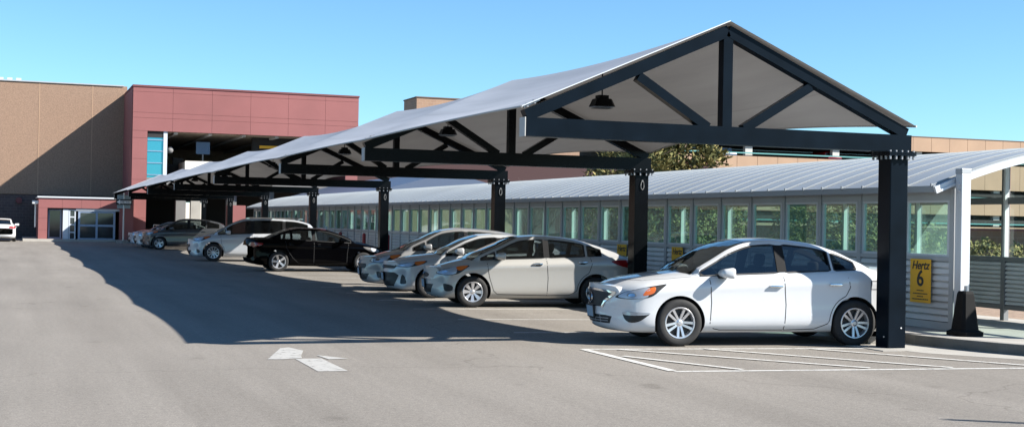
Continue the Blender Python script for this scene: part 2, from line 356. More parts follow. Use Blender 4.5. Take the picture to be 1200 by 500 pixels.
# ------------------------------------------------------------------ canopy
VL, VR, VA = 6.151, 12.136, 9.125
ZB, ZT, ZA = 2.83, 3.075, 4.48
UT = [16.07, 24.48, 32.89]+[32.89+11.607*k for k in range(1, 6)]
can = thing('shade_canopy', 'long black steel gable canopy with pale grey fabric roof over the parked cars', 'canopy', (VR, UT[0], 0))
def loc(o): o.location = Vector(o.location)-Vector((VR, UT[0], 0)); return o
for i, y in enumerate(UT):
    sm = 'navy_steel' if i == 0 else 'black_steel'
    # chord is the truss body
    bm = B(); bx(bm, VL+.012, VR, y, y+.20, ZB, ZT); tr = loc(link('truss_chord', bm, sm, can))
    bm = B(); bx(bm, VL, VL+.012, y-.002, y+.202, ZB-.002, ZT+.002); o = link('end_cap', bm, 'endcap', tr)
    s = math.atan2(ZA-ZT-.03, VA-VL); dv = Vector((0, .155/2/math.cos(s), 0))
    for sg, xf in ((1, VL+.03), (-1, VR-.06)):
        bm = B(); off = .085/math.cos(s)
        beam(bm, (xf, y+.10, ZT+.035-off+.08), (VA, y+.10, ZA-off), .155, .15); link('rafter', bm, sm, tr)
        bm = B(); t = .545; p = Vector((xf, y+.10, ZT+.03)).lerp(Vector((VA, y+.10, ZA)), t)-Vector((0, 0, .16))
        beam(bm, p, (VA-sg*.28, y+.10, ZT-.02), .125, .125); link('brace', bm, sm, tr)
    bm = B(); bx(bm, VA-.072, VA+.072, y+.028, y+.172, ZT-.01, ZA-.14); link('king_post', bm, sm, tr)
    for xx, sg in ((VL-.02, 1),):   # cable clamp where the fabric is tied at each foot
        bm = B(); beam(bm, (xx, y+.02, ZT+.13), (xx+sg*.22, y+.02, ZT+.13+.105), .03, .03); 
        for kk in range(2): box(bm, (xx+sg*(.05+.1*kk), y+.02, ZT+.155+.048*kk), (.03, .05, .05))
        link('cable_clamp', bm, 'bolt_metal', tr)
    # column
    bm = B(); box(bm, (VR-.20, y+.15, (ZB-.06)/2), (.30, .30, ZB-.06), bevel=.012); cl = loc(link('column', bm, sm, can))
    bm = B(); box(bm, (VR-.20, y+.15, ZB-.045), (.46, .46, .024)); box(bm, (VR-.20, y+.15, ZB-.016), (.46, .46, .024)); link('flange_plate', bm, sm, cl)
    nb = 5 if i == 0 else 4
    qs = sorted({(round(d_, 3), round(-.2+.4*a/(nb-1), 3)) for d_ in (-.2, .2) for a in range(nb)} | {(round(-.2+.4*a/(nb-1), 3), round(d_, 3)) for d_ in (-.2, .2) for a in range(nb)})
    for qx, qy in qs:
        bm = B(); lathe(bm, [(.001, ZB-.11), (.019, ZB-.11), (.019, ZB-.058), (.009, ZB-.0575), (.009, ZB-.0035), (.018, ZB-.003), (.018, ZB+.02), (.001, ZB+.02)], 6, 'Z', (VR-.20+qx, y+.15+qy, 0)); bmesh.ops.recalc_face_normals(bm, faces=bm.faces); link('bolt', bm, 'bolt_metal', cl)
    bm = B(); box(bm, (VR-.20, y+.15, .006), (.9, .9, .012)); link('footing', bm, 'concrete', cl)
    if i > 0:
        bm = B(); cx, cz = VR-.2, 2.52
        for k in range(12):
            t0, t1 = 2*math.pi*k/12, 2*math.pi*(k+1)/12
            cyl(bm, (cx+.035*math.cos(t0), y-.02, cz+.09*math.sin(t0)), (cx+.035*math.cos(t1), y-.02, cz+.09*math.sin(t1)), .009, 5)
        box(bm, (cx, y-.008, cz+.09), (.03, .04, .03)); link('hook', bm, 'alu_dark', cl)
    else:
        bm = B(); cyl(bm, (VR-.13, y-.004, .30), (VR-.13, y+.01, .30), .012, 10); cyl(bm, (VR-.354, y+.1, .17), (VR-.34, y+.1, .17), .012, 10); link('plug', bm, 'sign_white', cl)
# fabric bays
NT, NS = 28, 16
for i in range(len(UT)-1):
    y0, y1 = UT[i]-(.03 if i == 0 else 0)+.1*(i > 0), UT[i+1]+.1+(.13 if i == 6 else 0); L = y1-y0
    for sg in (-1, 1):
        bm = B(); g = []
        for a in range(NT+1):
            t = a/NT; q = 4*t*(1-t); row = []
            xe = VL-.06+(.30 if L > 9.5 else .20)*q if sg < 0 else VR+.06-(.55 if L > 9.5 else .42)*q
            zr_ = ZA+.03-.15*q*(L/11.6)
            ze_ = ZT+.13+.0*q
            for b in range(NS+1):
                s = b/NS; x = VA+(xe-VA)*s; z = zr_+(ze_-zr_)*s
                # edge height follows the roof slope where the edge has drawn in
                z += s*((abs(xe-(VL-.06 if sg < 0 else VR+.06)))/3.0)*(ZA-ZT)*.75
                z -= q*.20*4*s*(1-s)*(L/11.6)*.6
                row.append(bm.verts.new((x, y0+L*t, z)))
            g.append(row)
        for a in range(NT):
            for b in range(NS): bm.faces.new((g[a][b], g[a][b+1], g[a+1][b+1], g[a+1][b]) if sg > 0 else (g[a][b], g[a+1][b], g[a+1][b+1], g[a][b+1]))
        o = loc(link('fabric_panel', bm, 'fabric', can)); [setattr(p, 'use_smooth', True) for p in o.data.polygons]
        bm = B()
        pts = []
        for a in range(NT+1):
            t = a/NT; q = 4*t*(1-t); xe = VL-.06+(.30 if L > 9.5 else .20)*q if sg < 0 else VR+.06-(.55 if L > 9.5 else .42)*q
            pts.append((xe, y0+L*t, ZT+.13+((abs(xe-(VL-.06 if sg < 0 else VR+.06)))/3.0)*(ZA-ZT)*.75))
        for a, b in zip(pts, pts[1:]): cyl(bm, a, b, .016, 6)
        link('edge_hem', bm, 'endcap', o)
for yy in (UT[0]-.03, UT[-1]+.23):
    for sg in (-1,):
        bm = B(); xe = VL-.06 if sg < 0 else VR+.06
        beam(bm, (xe, yy, ZT+.135), (VA+sg*.01, yy, ZA+.035), .012, .02); loc(link('rafter_hem', bm, 'alu_white', can))
# floodlights hung below the ridge
for i in range(len(UT)-1):
    ym = (UT[i]+UT[i+1])/2
    far = ('over the white sedan', 'over the champagne sedan', 'between the silver cars and the black sedan', 'over the black sedan', 'over the minivan', 'over the dark grey crossover', 'at the far end by the terminal')[i]
    t = thing('floodlight', 'black box floodlight hung under the canopy ridge '+far, 'light', (VA, ym, 3.72), 0, 'floodlights under the canopy ridge')
    bm = B(); cyl(bm, (0, 0, .0), (0, 0, .62), .012, 8); link('stem', bm, 'black_steel', t)
    bm = B(); frus(bm, -.06, .07, .185, .135, .3); box(bm, (0, 0, .10), (.17, .17, .06)); link('housing', bm, 'black_steel', t)
    bm = B(); box(bm, (0, 0, -.083), (.30, .24, .006)); link('lens', bm, 'trim_black', t)

# ------------------------------------------------------------------ covered walkway
W0, WF, WY0, WY1 = 13.8, 16.5, 17.18, 82.0
NB = 53; BAY = (WY1-WY0)/NB
wk = thing('covered_walkway', 'long glazed walkway with curved white standing seam roof and louvred base', 'walkway', (W0, WY0, .146))
wl = Vector((W0, WY0, .146))
def wo(o): o.location = -wl; return o
def roofz(x): return 2.42+.78*(1-((17.4-x)/4.0)**2)
bm = B(); xs = [13.36+(17.3-13.36)*k/16 for k in range(17)]; Y0, Y1 = WY0-.05, WY1+.3
top = [[bm.verts.new((x, y, roofz(x))) for x in xs] for y in (Y0, Y1)]; bot = [[bm.verts.new((x, y, roofz(x)-.10)) for x in xs] for y in (Y0, Y1)]
for k in range(16):
    bm.faces.new((top[0][k], top[0][k+1], top[1][k+1], top[1][k])); bm.faces.new((bot[0][k], bot[1][k], bot[1][k+1], bot[0][k+1]))
    for e, fl in ((0, 0), (1, 1)): bm.faces.new((bot[e][k], bot[e][k+1], top[e][k+1], top[e][k]) if not fl else (bot[e][k], top[e][k], top[e][k+1], bot[e][k+1]))
for k in (0, 16): bm.faces.new((top[0][k], top[1][k], bot[1][k], bot[0][k]))
bmesh.ops.recalc_face_normals(bm, faces=bm.faces)
roof = wo(link('roof', bm, 'white_roof', wk, 30))
bm = B(); y = Y0+.05
while y < Y1:
    for k in range(16):
        a = Vector((xs[k], y, roofz(xs[k])+.012)); b = Vector((xs[k+1], y, roofz(xs[k+1])+.012)); beam(bm, a, b, .016, .034, Vector((0, 1, 0)))
    bx(bm, 13.345, 13.375, y-.015, y+.015, roofz(13.36)-.03, roofz(13.36)+.035)
    y += .6
o = link('standing_seam', bm, 'white_roof', roof); o['kind'] = 'stuff'
bm = B()
for k in range(16):  # end fascia
    a = Vector((xs[k], Y0-.03, roofz(xs[k])-.06)); b = Vector((xs[k+1], Y0-.03, roofz(xs[k+1])-.06)); beam(bm, a, b, .09, .05, Vector((0, 1, 0)))
    beam(bm, a+Vector((0, -.035, -.045)), b+Vector((0, -.035, -.045)), .035, .02, Vector((0, 1, 0)))
link('fascia', bm, 'alu_white', roof)
bm = B()
bx(bm, W0-.03, W0+.05, WY0, WY1, 2.19, 2.47); bx(bm, W0-.045, W0+.06, WY0, WY1, 1.235, 1.30); bx(bm, W0-.03, W0+.05, WY0, WY1, .15, .27)
wo(link('wall_rail', bm, 'alu_grey', wk))
# posts and windows of the near wall
def relink(o, parent, off):
    c = o.copy(); COL.objects.link(c); c.parent = parent; c.location = Vector(o.location)+Vector(off); return c
proto = None
for k in range(NB+1):
    if k == 0:
        bm = B(); bx(bm, W0-.05, W0+.06, WY0-.05, WY0+.05, .147, 2.46); p0 = wo(link('post', bm, 'alu_grey', wk))
    elif k <= 53: relink(p0, wk, (0, BAY*k, 0))
for k in range(NB):
    if k == 0:
        y0, y1 = WY0+.05, WY0+BAY-.05; bm = B(); fwid = .045
        bx(bm, W0-.02, W0+.04, y0, y0+.085, 1.30, 2.19); bx(bm, W0-.02, W0+.04, y1-fwid, y1, 1.30, 2.19)
        bx(bm, W0-.02, W0+.04, y0+.085, y1-fwid, 1.30, 1.335); bx(bm, W0-.02, W0+.04, y0+.085, y1-fwid, 2.155, 2.19)
        wf0 = wo(link('window', bm, 'alu_white', wk))
        bm = B(); bm.faces.new([bm.verts.new(p) for p in ((W0+.01, y1-fwid, 1.335), (W0+.01, y0+.085, 1.335), (W0+.01, y0+.085, 2.155), (W0+.01, y1-fwid, 2.155))]); pn0 = link('pane', bm, 'wall_glass', wf0)
        bm = B(); n = 9; zz = .27; st = (1.235-.27)/n   # louvre blades
        for j in range(n):
            z0 = zz+st*j
            pr = [(W0+.02, z0), (W0-.035, z0+.012), (W0-.02, z0+st*.72), (W0+.02, z0+st)]
            vs_ = [[bm.verts.new((px, yy, pz)) for px, pz in pr] for yy in (y0, y1)]
            for q in range(3): bm.faces.new((vs_[0][q], vs_[0][q+1], vs_[1][q+1], vs_[1][q]))
            bm.faces.new(vs_[0][::-1]); bm.faces.new(vs_[1])
        bmesh.ops.recalc_face_normals(bm, faces=bm.faces)
        lv0 = wo(link('louvre_panel', bm, 'louvre', wk))
    else:
        c = relink(wf0, wk, (0, BAY*k, 0)); d = pn0.copy(); COL.objects.link(d); d.parent = c; relink(lv0, wk, (0, BAY*k, 0))
# far wall: wider panes, clerestory above, louvres below, gap under
bm = B()
for z0, z1 in ((1.19, 1.27), (2.2, 2.32), (.34, .42), (2.90, 3.04)): bx(bm, WF-.04, WF+.04, WY0-3.0, WY1, z0, z1)
wo(link('far_wall_rail', bm, 'alu_dark', wk))
FB = 2.44; NF = 29
for k in range(NF+1):
    y = WY0-2.9+FB*k
    if k == 0:
        bm = B(); bx(bm, WF-.05, WF+.05, y-.05, y+.05, .147, 3.02); q0 = wo(link('far_post', bm, 'alu_dark', wk))
        bm = B(); bx(bm, WF-.10, WF-.02, y-.10, y-.052, 1.27, 2.9); e0 = link('bright_jamb', bm, 'sign_white', q0)
        bm = B(); bm.faces.new([bm.verts.new(p) for p in ((WF, y+FB-.12, 1.27), (WF, y+.05, 1.27), (WF, y+.05, 2.2), (WF, y+FB-.12, 2.2))]); f0 = wo(link('far_pane', bm, 'clear_glass', wk))
        bm = B(); bm.faces.new([bm.verts.new(p) for p in ((WF, y+FB-.12, 2.32), (WF, y+.05, 2.32), (WF, y+.05, 2.9), (WF, y+FB-.12, 2.9))]); g0 = wo(link('clerestory_pane', bm, 'clear_glass', wk))
        bm = B(); n = 10; st = (1.19-.42)/n
        for j in range(n):
            z0 = .42+st*j; pr = [(WF+.02, z0), (WF-.035, z0+.01), (WF-.02, z0+st*.7), (WF+.02, z0+st)]
            vs_ = [[bm.verts.new((px, yy, pz)) for px, pz in pr] for yy in (y+.05, y+FB-.05)]
            for q in range(3): bm.faces.new((vs_[0][q], vs_[0][q+1], vs_[1][q+1], vs_[1][q]))
            bm.faces.new(vs_[0][::-1]); bm.faces.new(vs_[1])
        bmesh.ops.recalc_face_normals(bm, faces=bm.faces)
        h0 = wo(link('far_louvre_panel', bm, 'louvre', wk))
    else:
        c = relink(q0, wk, (0, FB*k, 0)); d = e0.copy(); COL.objects.link(d); d.parent = c
        if k < NF:
            for s_ in (f0, g0, h0): relink(s_, wk, (0, FB*k, 0))
# white square post + black pedestal at the open end
t = thing('gate_post', 'white square metal post at the near end of the glazed walkway', 'post', (13.80, 16.98, .146))
bm = B(); box(bm, (0, 0, 1.225), (.17, .15, 2.45), bevel=.006); link('shaft', bm, 'alu_white', t)
bm = B(); box(bm, (0, 0, 2.49), (.18, .16, .08), bevel=.006); link('post_cap', bm, 'alu_grey', t)
for z in (2.18, 2.28): bm = B(); cyl(bm, (-.08, -.02, z), (-.10, -.02, z), .018, 8); link('hinge_bolt', bm, 'sign_white', t)
t = thing('sign_pedestal', 'black tapered rubber sign base with a metal stub on the kerb', 'sign base', (13.40, 16.40, .152))
bm = B()
frus(bm, 0, .06, .215, .215); frus(bm, .0602, .085, .205, .165); frus(bm, .0852, .62, .16, .098); frus(bm, .6202, .66, .098, .08)
link('body', bm, 'rubber_black', t)
bm = B(); cyl(bm, (.015, 0, .62), (.015, 0, .74), .032, 12); link('stub', bm, 'galv', t)

# stall signs on the louvres
def stall_sign(y, label, digits):
    t = thing('stall_sign', label, 'sign', (W0-.09, y, .9), 0, 'yellow stall signs on the walkway louvres')
    bm = B(); box(bm, (0, 0, 0), (.008, .52, .70), bevel=.003); link('plate', bm, 'sign_yellow', t)
    for yb in (-.18, .18): bm = B(); bx(bm, .0045, .06, yb-.02, yb+.02, -.3, .3); link('bracket', bm, 'alu_dark', t)
    text_mesh('lettering', 'Hertz', .185, t, 'sign_black', (-.006, 0, .245), ROT_NEGX, .25, .0035, .98)
    if digits:
        text_mesh('digit', digits, .36, t, 'sign_black', (-.006, 0, .03), ROT_NEGX, 0, .006)
        bm = B(); random.seed(3)
        for z, wd in ((-.155, .17), (-.205, .36), (-.250, .15), (-.295, .40)):
            y_ = -wd/2
            while y_ < wd/2:
                l = random.uniform(.02, .045); bx(bm, -.0065, -.004, y_, min(y_+l, wd/2), z-.009, z+.009); y_ += l+.010
        link('small_print', bm, 'sign_black', t)
stall_sign(17.87, 'yellow stall sign with a large black 6 beside the white post', '6')
stall_sign(26.30, 'yellow stall sign showing just above the hood of the white sedan', None)
stall_sign(29.16, 'yellow stall sign just above the trunk of the champagne sedan', None)
# red guard posts and luggage cart
for i, y in enumerate((49.6, 53.3, 57.5)):
    nm = ('nearest the champagne sedan', 'second of the row of three', 'nearest the black sedan')[i]
    t = thing('guard_post', 'short red guard post against the louvres, '+nm, 'bollard', (13.45, y, .146), 0, 'red guard posts along the walkway')
    bm = B(); cyl(bm, (0, 0, 0), (0, 0, .98), .075, 12); link('shaft', bm, 'red_paint', t); bm = B(); bmesh.ops.create_uvsphere(bm, u_segments=12, v_segments=6, radius=.075, matrix=Matrix.Translation((0, 0, .98))); link('dome_cap', bm, 'red_paint', t, 60)
t = thing('luggage_cart', 'silver luggage cart with a white handlebar parked by the walkway', 'luggage cart', (13.2, 58.6, .146))
bm = B(); box(bm, (0, 0, .18), (.55, 1.0, .05), bevel=.01); link('deck', bm, 'galv', t)
bm = B()
for yy in (-.35, .35): cyl(bm, (0, yy, .2), (0, yy*1.1, 1.05), .02, 8)
cyl(bm, (0, -.4, .6), (0, .4, .6), .015, 8); link('back_frame', bm, 'galv', t)
bm = B(); cyl(bm, (0, -.62, 1.06), (0, .5, 1.06), .045, 10); cyl(bm, (0, .62, 1.02), (0, .72, 1.28), .04, 10); link('handlebar', bm, 'sign_white', t)
for a in (-.22, .22):
    for b_ in (-.4, .4):
        bm = B(); cyl(bm, (a-.02, b_, .075), (a+.02, b_, .075), .075, 14); link('wheel', bm, 'tyre_rubber', t)

# ------------------------------------------------------------------ terminal (Y = 94 front plane)
K = .929
def zz(z): return 1.7+(z-1.7)*K
FX0, FX1, FY, FZ = 7.38, 22.88, 92.9, zz(11.23)
tm = thing('terminal_building', 'dusty red panelled terminal with open upper roadway and blue glass strip', 'building', (FX0, FY, 0))
def to(o): o.location = -Vector((FX0, FY, 0)); return o
OPZ0, OPZ1, OPX0, OPX1 = 4.35, zz(7.93), 9.0*K, 22.0
bm = B()  # core walls (joint colour behind the panels)
t_ = .5; BY = 100.7
bx(bm, FX0+.05, OPX0, FY+.05, FY+t_, 0, FZ-.05); bx(bm, OPX1, FX1-.05, FY+.05, FY+t_, 3.0, FZ-.05); bx(bm, OPX0, OPX1, FY+.05, FY+t_, OPZ1+.002, FZ-.05)
to(link('front_wall', bm, 'red_joint', tm))
bm = B()
def panels(x0, x1, z0, z1, px, zs):
    xs_ = [x0]
    while xs_[-1]+px < x1-.4: xs_.append(xs_[-1]+px)
    xs_.append(x1)
    zl = [z for z in zs if z0+.15 < z < z1-.15]; zl = [z0]+zl+[z1]
    for a, b in zip(xs_, xs_[1:]):
        for c, d in zip(zl, zl[1:]): bx(bm, a+.007, b-.007, FY, FY+.06, c+.007, d-.007)
ZJ = [1.6, 2.9, 4.2, 5.6, 7.0, zz(8.87), zz(9.25), zz(10.75)]
panels(FX0, OPX0, 0, OPZ1, 3, ZJ); panels(OPX1, FX1, 3.0, OPZ1, 3, ZJ); panels(FX0, FX1, OPZ1, FZ-.1, 2.62, ZJ)
to(link('red_panels', bm, 'red_panel', tm))
bm = B(); bx(bm, FX0-.04, FX1+.04, FY-.05, FY+t_+.05, FZ-.12, FZ); bx(bm, FX0-.04, FX0+.4, FY+t_+.05, BY, FZ-.12, FZ); to(link('parapet_cap', bm, 'red_deep', tm))
bm = B(); bx(bm, FX0, FX0+.45, FY+t_, BY, 0, FZ-.12); to(link('side_wall', bm, 'red_panel', tm)); bm = B(); bx(bm, FX1-.45, FX1, FY+t_, FY+26, 3.0, FZ-.12); to(link('side_wall', bm, 'red_panel', tm))
bm = B(); bx(bm, FX0+.45, FX1-.45, FY+t_, FY+26, OPZ1+.02, OPZ1+.4); bx(bm, FX0+.2, FX1-.2, FY+t_, FY+26, FZ-.5, FZ-.3); up_ = to(link('roof', bm, 'ceiling_tan', tm))
bm = B()
for x in (10.3, 12.6, 14.9, 17.2, 19.5, 21.4): bx(bm, x-.12, x+.12, FY+.6, FY+26, OPZ1-.13, OPZ1+.018)
link('ceiling_beam', bm, 'white_column', up_)
bm = B(); bx(bm, FX0+.46, FX1-.46, FY+.1, FY+26, 3.9, OPZ0); to(link('upper_deck', bm, 'concrete_dark', tm))
bm = B(); bx(bm, 8.2, 10.8, FY+25.4, FY+26, OPZ0, OPZ1); bx(bm, 10.8, FX1-.5, FY+25.4, FY+26, OPZ0, OPZ1+.1); to(link('back_wall', bm, 'ceiling_tan', tm))
bm = B(); bx(bm, 10.9, 12.75, FY+.25, FY+.45, OPZ0, zz(5.86)); bx(bm, 10.9, 11.1, FY+.45, FY+7, OPZ0, zz(5.8)); to(link('roadway_parapet', bm, 'pale_wall', tm))
bm = B(); bx(bm, OPX0+.02, 9.42, FY+.18, FY+.22, 3.9, OPZ1-.05); gs = to(link('glass_strip', bm, 'teal_glass', tm))
bm = B(); bx(bm, 9.43, 9.68, FY+.1, FY+.4, 3.9, OPZ1)
link('corner_frame', bm, 'white_frame', gs)
bm = B(); bx(bm, OPX0+.02, 9.42, FY+.14, FY+.175, OPZ1-.42, OPZ1-.03); link('header_panel', bm, 'interior_dark', gs)
bm = B(); [bx(bm, OPX0+.02, 9.42, FY+.13, FY+.178, z-.025, z+.025) for z in (4.55, 5.35, 6.15, 6.9)]; link('mullion', bm, 'blue_frame', gs)
bm = B(); bx(bm, 15.9, 19.6, FY+3.0, FY+3.5, OPZ1-.95, OPZ1-.01); hb = to(link('sign_gantry', bm, 'interior_dark', tm))
bm = B(); bx(bm, 16.4, 18.3, FY+2.94, FY+2.99, OPZ1-.75, OPZ1-.55); link('clearance_bar', bm, 'sign_yellow', hb)
bm = B(); bmesh.ops.create_uvsphere(bm, u_segments=14, v_segments=8, radius=.24, matrix=Matrix.Translation((9.95, FY+1.0, zz(6.65)))); to(link('globe_lamp', bm, 'concrete_dark', tm, 60))
bm = B(); bx(bm, 10.1, 11.6, FY+4, FY+4.5, OPZ0, 5.45); bx(bm, 10.5, 11.2, FY+4.05, FY+4.45, 5.44, 5.9); to(link('kiosk', bm, 'interior_dark', tm))
# ground floor undercroft: columns, dark back with a bright way through
for x in (10.75, 11.75, 14.2, 16.8, 19.4, 22.0):
    bm = B(); bx(bm, x-.33, x+.33, FY+.9, FY+1.5, 0, 3.9); to(link('column', bm, 'concrete_dark' if x != 11.75 else 'concrete', tm))  # sunlight painted in: one column gets lighter concrete than the shaded rest
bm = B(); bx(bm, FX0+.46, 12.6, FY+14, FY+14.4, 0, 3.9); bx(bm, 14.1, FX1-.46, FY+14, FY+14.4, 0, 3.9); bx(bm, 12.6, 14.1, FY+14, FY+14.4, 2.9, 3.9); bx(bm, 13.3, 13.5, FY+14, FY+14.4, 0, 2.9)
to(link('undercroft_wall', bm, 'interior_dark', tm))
bm = B(); bx(bm, 13.75, 15.0, FY-.15, FY+.45, 0, 2.6); to(link('red_pier', bm, 'red_panel', tm))
# blue sign on the upper road
t = thing('road_sign', 'small square blue sign on a pole on the upper roadway', 'sign', (12.3, FY+2.0, OPZ0))
bm = B(); cyl(bm, (0, 0, 0), (0, 0, 2.6), .05, 8); link('pole', bm, 'alu_dark', t)
bm = B(); box(bm, (0, -.06, 2.2), (.95, .04, .85), bevel=.01); link('sign_board', bm, 'sign_blue', t)
# pale building beyond the way through
bm = B(); bx(bm, 5, 30, 150, 158, 0, 3.3); o = link('low_building', bm, 'pale_wall'); tag(o, 'sunlit pale wall seen through the gap under the red terminal', 'building')
# brick wing
wg = thing('brick_wing', 'windowless tan wing with dark brick base left of the red terminal', 'building', (-20, BY, 0))
def go(o): o.location = -Vector((-20, BY, 0)); return o
WZ = 1.7+9.35*1.007; zb3 = 3.15
bm = B(); bx(bm, -70, FX0+.2, BY, BY+20, zb3, WZ); go(link('upper_wall', bm, 'brick_tan', wg))
bm = B(); bx(bm, -70, FX0+.2, BY+.08, BY+20, 0, zb3); go(link('base_wall', bm, 'brick_dark', wg))
bm = B(); x = FX0-2.2
while x > -60:
    bx(bm, x-.03, x+.03, BY-.012, BY+.02, zb3, WZ); x -= 3.6
go(link('panel_joint', bm, 'tan_precast', wg))
bm = B(); bx(bm, -70, FX0-.05, BY-.08, BY+.4, WZ-.02, WZ+.06); go(link('roof_edging', bm, 'alu_grey', wg))
bm = B(); [bx(bm, x, x+.35, BY+1.5, BY+1.8, WZ+.18, WZ+.36) for x in [-6+.6*k for k in range(11)]]; bx(bm, -70, .9, BY+1.6, BY+1.7, WZ+.06, WZ+.2); go(link('roof_rail', bm, 'alu_white', wg))
bm = B(); cyl(bm, (.35, BY-.10, 2.7), (.35, BY+.06, 2.7), .22, 16); go(link('alarm_bell', bm, 'red_deep', wg))
# entrance vestibule
EY = 92.2; EX0, EX1 = 1.53, 7.5
en = thing('entrance_vestibule', 'low red entrance block with blue framed glass sliding doors', 'entrance', (EX0, EY, 0))
def eo(o): o.location = -Vector((EX0, EY, 0)); return o
bm = B(); ez = zz(3.0)
bx(bm, EX0, EX0+.55, EY, BY, 0, 2.18); bx(bm, 6.6, EX1, EY, BY, 0, 2.18)
bx(bm, EX0, EX1, EY, EY+.5, 2.18, ez-.08); bx(bm, EX0, EX0+.4, EY+.5, BY, 2.18, ez-.08)
eo(link('red_wall', bm, 'red_panel', en))
bm = B()
for x in (3.0, 4.2, 5.4, 6.6): bx(bm, x-.012, x+.012, EY-.004, EY+.01, 2.18, ez-.08)
for z in (.75, 1.5): bx(bm, EX0, EX0+.55, EY-.004, EY+.01, z-.012, z+.012)
bx(bm, EX0, EX1, EY-.004, EY+.01, 2.17, 2.195)
eo(link('wall_joint', bm, 'red_joint', en))
bm = B(); bx(bm, EX0-.08, EX1+.05, EY-.08, BY, ez-.08, ez+.02); eo(link('roof', bm, 'alu_white', en))
bm = B(); bx(bm, EX0+.55, 6.6, EY+2.2, EY+2.3, .1, 2.18); bx(bm, EX0+.55, 6.6, EY+.3, BY-.2, .02, .1); eo(link('lobby_back', bm, 'interior_dark', en))
def framed(name, x0, x1, z0, z1, y, nx, nz, fr_m, th=.09):
    bm = B(); W_ = x1-x0; Hh = z1-z0
    for i in range(nx+1):
        x = x0+W_*i/nx; x = min(max(x, x0+th/2), x1-th/2); bx(bm, x-th/2, x+th/2, y, y+.1, z0, z1)
    for j in range(nz+1):
        z = z0+Hh*j/nz; z = min(max(z, z0+th/2), z1-th/2)
        for i in range(nx): bx(bm, x0+W_*i/nx+th/2+.001, x0+W_*(i+1)/nx-th/2-.001, y+.01, y+.09, z-th/2, z+th/2)
    o = eo(link(name, bm, fr_m, en)); bm = B(); bx(bm, x0+.02, x1-.02, y+.045, y+.055, z0+.02, z1-.02); link('pane', bm, 'door_glass', o); return o
framed('sliding_door', 4.0, 6.35, .1, 2.02, EY+.12, 2, 2, 'blue_frame', .13)
framed('side_window', 3.42, 3.85, .1, 2.1, EY+.12, 1, 4, 'white_frame', .08)
framed('side_door', 2.15, 3.0, .15, 2.1, EY+1.0, 1, 1, 'blue_frame', .1)
bm = B(); bx(bm, 3.85, 6.6, EY+.08, EY+.3, 2.02, 2.178); bx(bm, 3.05, 3.4, EY+.1, EY+.9, .1, 2.1); eo(link('door_header', bm, 'white_frame', en))
bm = B(); cyl(bm, (EX0-.18, EY+.6, .9), (EX0-.18, EY+.6, 2.45), .06, 10); box(bm, (EX0-.2, EY+.4, 2.52), (.4, .5, .22), bevel=.03); eo(link('downpipe', bm, 'sign_white', en))
# sidewalk at the terminal
bm = B(); bx(bm, .6, 8.6, 91.5, 101, 0, .15); bx(bm, 8.6, 24, 93.0, 101, 0, .15); struct(link('terminal_sidewalk', bm, 'concrete'))
bm = B(); prism(bm, [(6.2, 89.2), (6.5, 88.5), (12.0, 88.3), (12.0, 91.4), (6.4, 91.4)], 0, .16); struct(link('kerb_island', bm, 'kerb_concrete'))
# handrail by terminal
t = thing('handrail', 'low grey metal railing beside the terminal undercroft', 'railing', (10.3, 92.2, .15))
bm = B()
for k in range(15): cyl(bm, (-1.5+.2*k, 0, 0), (-1.5+.2*k, 0, 1.02), .018, 6)
cyl(bm, (-1.5, 0, 1.03), (1.5, 0, 1.03), .03, 8); link('bars', bm, 'galv', t)
# one way sign
t = thing('one_way_sign', 'white one way arrow sign on a thin pole at the end of the lane', 'sign', (6.62, 88.9, .16))
bm = B(); cyl(bm, (0, 0, 0), (0, 0, 3.05), .05, 10); link('pole', bm, 'galv', t)
bm = B(); box(bm, (0, .03, 2.75), (.82, .01, .30)); box(bm, (0, .03, 2.18), (.82, .01, .26)); link('back_panel', bm, 'sign_back', t)
bm = B(); box(bm, (0, -.06, 2.46), (.98, .012, .36), bevel=.01); pl = link('sign_board', bm, 'sign_black', t)
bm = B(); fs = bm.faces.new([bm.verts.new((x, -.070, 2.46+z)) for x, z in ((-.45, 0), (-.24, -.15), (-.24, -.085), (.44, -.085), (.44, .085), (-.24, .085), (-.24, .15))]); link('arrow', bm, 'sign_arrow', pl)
text_mesh('lettering', 'ONE WAY', .135, pl, 'sign_black', (.08, -.074, 2.46), ROT_NEGY, 0, .004)

# ------------------------------------------------------------------ parking garage and others behind
gr = thing('parking_garage', 'tan precast multi storey car park with dark open decks and teal rails', 'parking garage', (100, 130, 0))
def gro(o): o.location = -Vector((100, 130, 0)); return o
GX0, GX1 = 62, 150
GK = 1.3
lv = [(12.66, 11.0), (9.66, 6.7), (5.4, 3.7), (2.3, .0)]
for i, (zt_, zb_) in enumerate(lv):
    bm = B(); bj = B()
    x = GX0
    while x < GX1:
        bx(bm, x+.02, x+2.58, 130, 130.35, zb_, zt_); x += 2.6
    bx(bj, GX0, GX1, 130.03, 130.33, zb_+.03, zt_-.03)
    sp_ = gro(link('spandrel', bm, 'tan_precast', gr)); link('panel_joint', bj, 'tan_joint', sp_)
bm = B(); bx(bm, GX0, GX1, 146, 146.3, 0, 11.4); gro(link('inner_wall', bm, 'concrete_dark', gr))
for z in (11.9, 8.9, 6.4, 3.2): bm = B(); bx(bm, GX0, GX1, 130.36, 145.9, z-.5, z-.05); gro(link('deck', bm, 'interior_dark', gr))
bm = B(); x = 65.3
while x < GX1: bm = B(); bx(bm, x-.45, x+.45, 130.38, 130.9, 0, 12.0); x += 11.4; gro(link('column', bm, 'white_column', gr))
for a, (zt_, zb_) in enumerate(lv[1:]):
    bm = B(); bx(bm, GX0, GX1, 130.1, 130.18, zt_+.28, zt_+.42); gro(link('guard_rail', bm, 'teal_rail', gr))
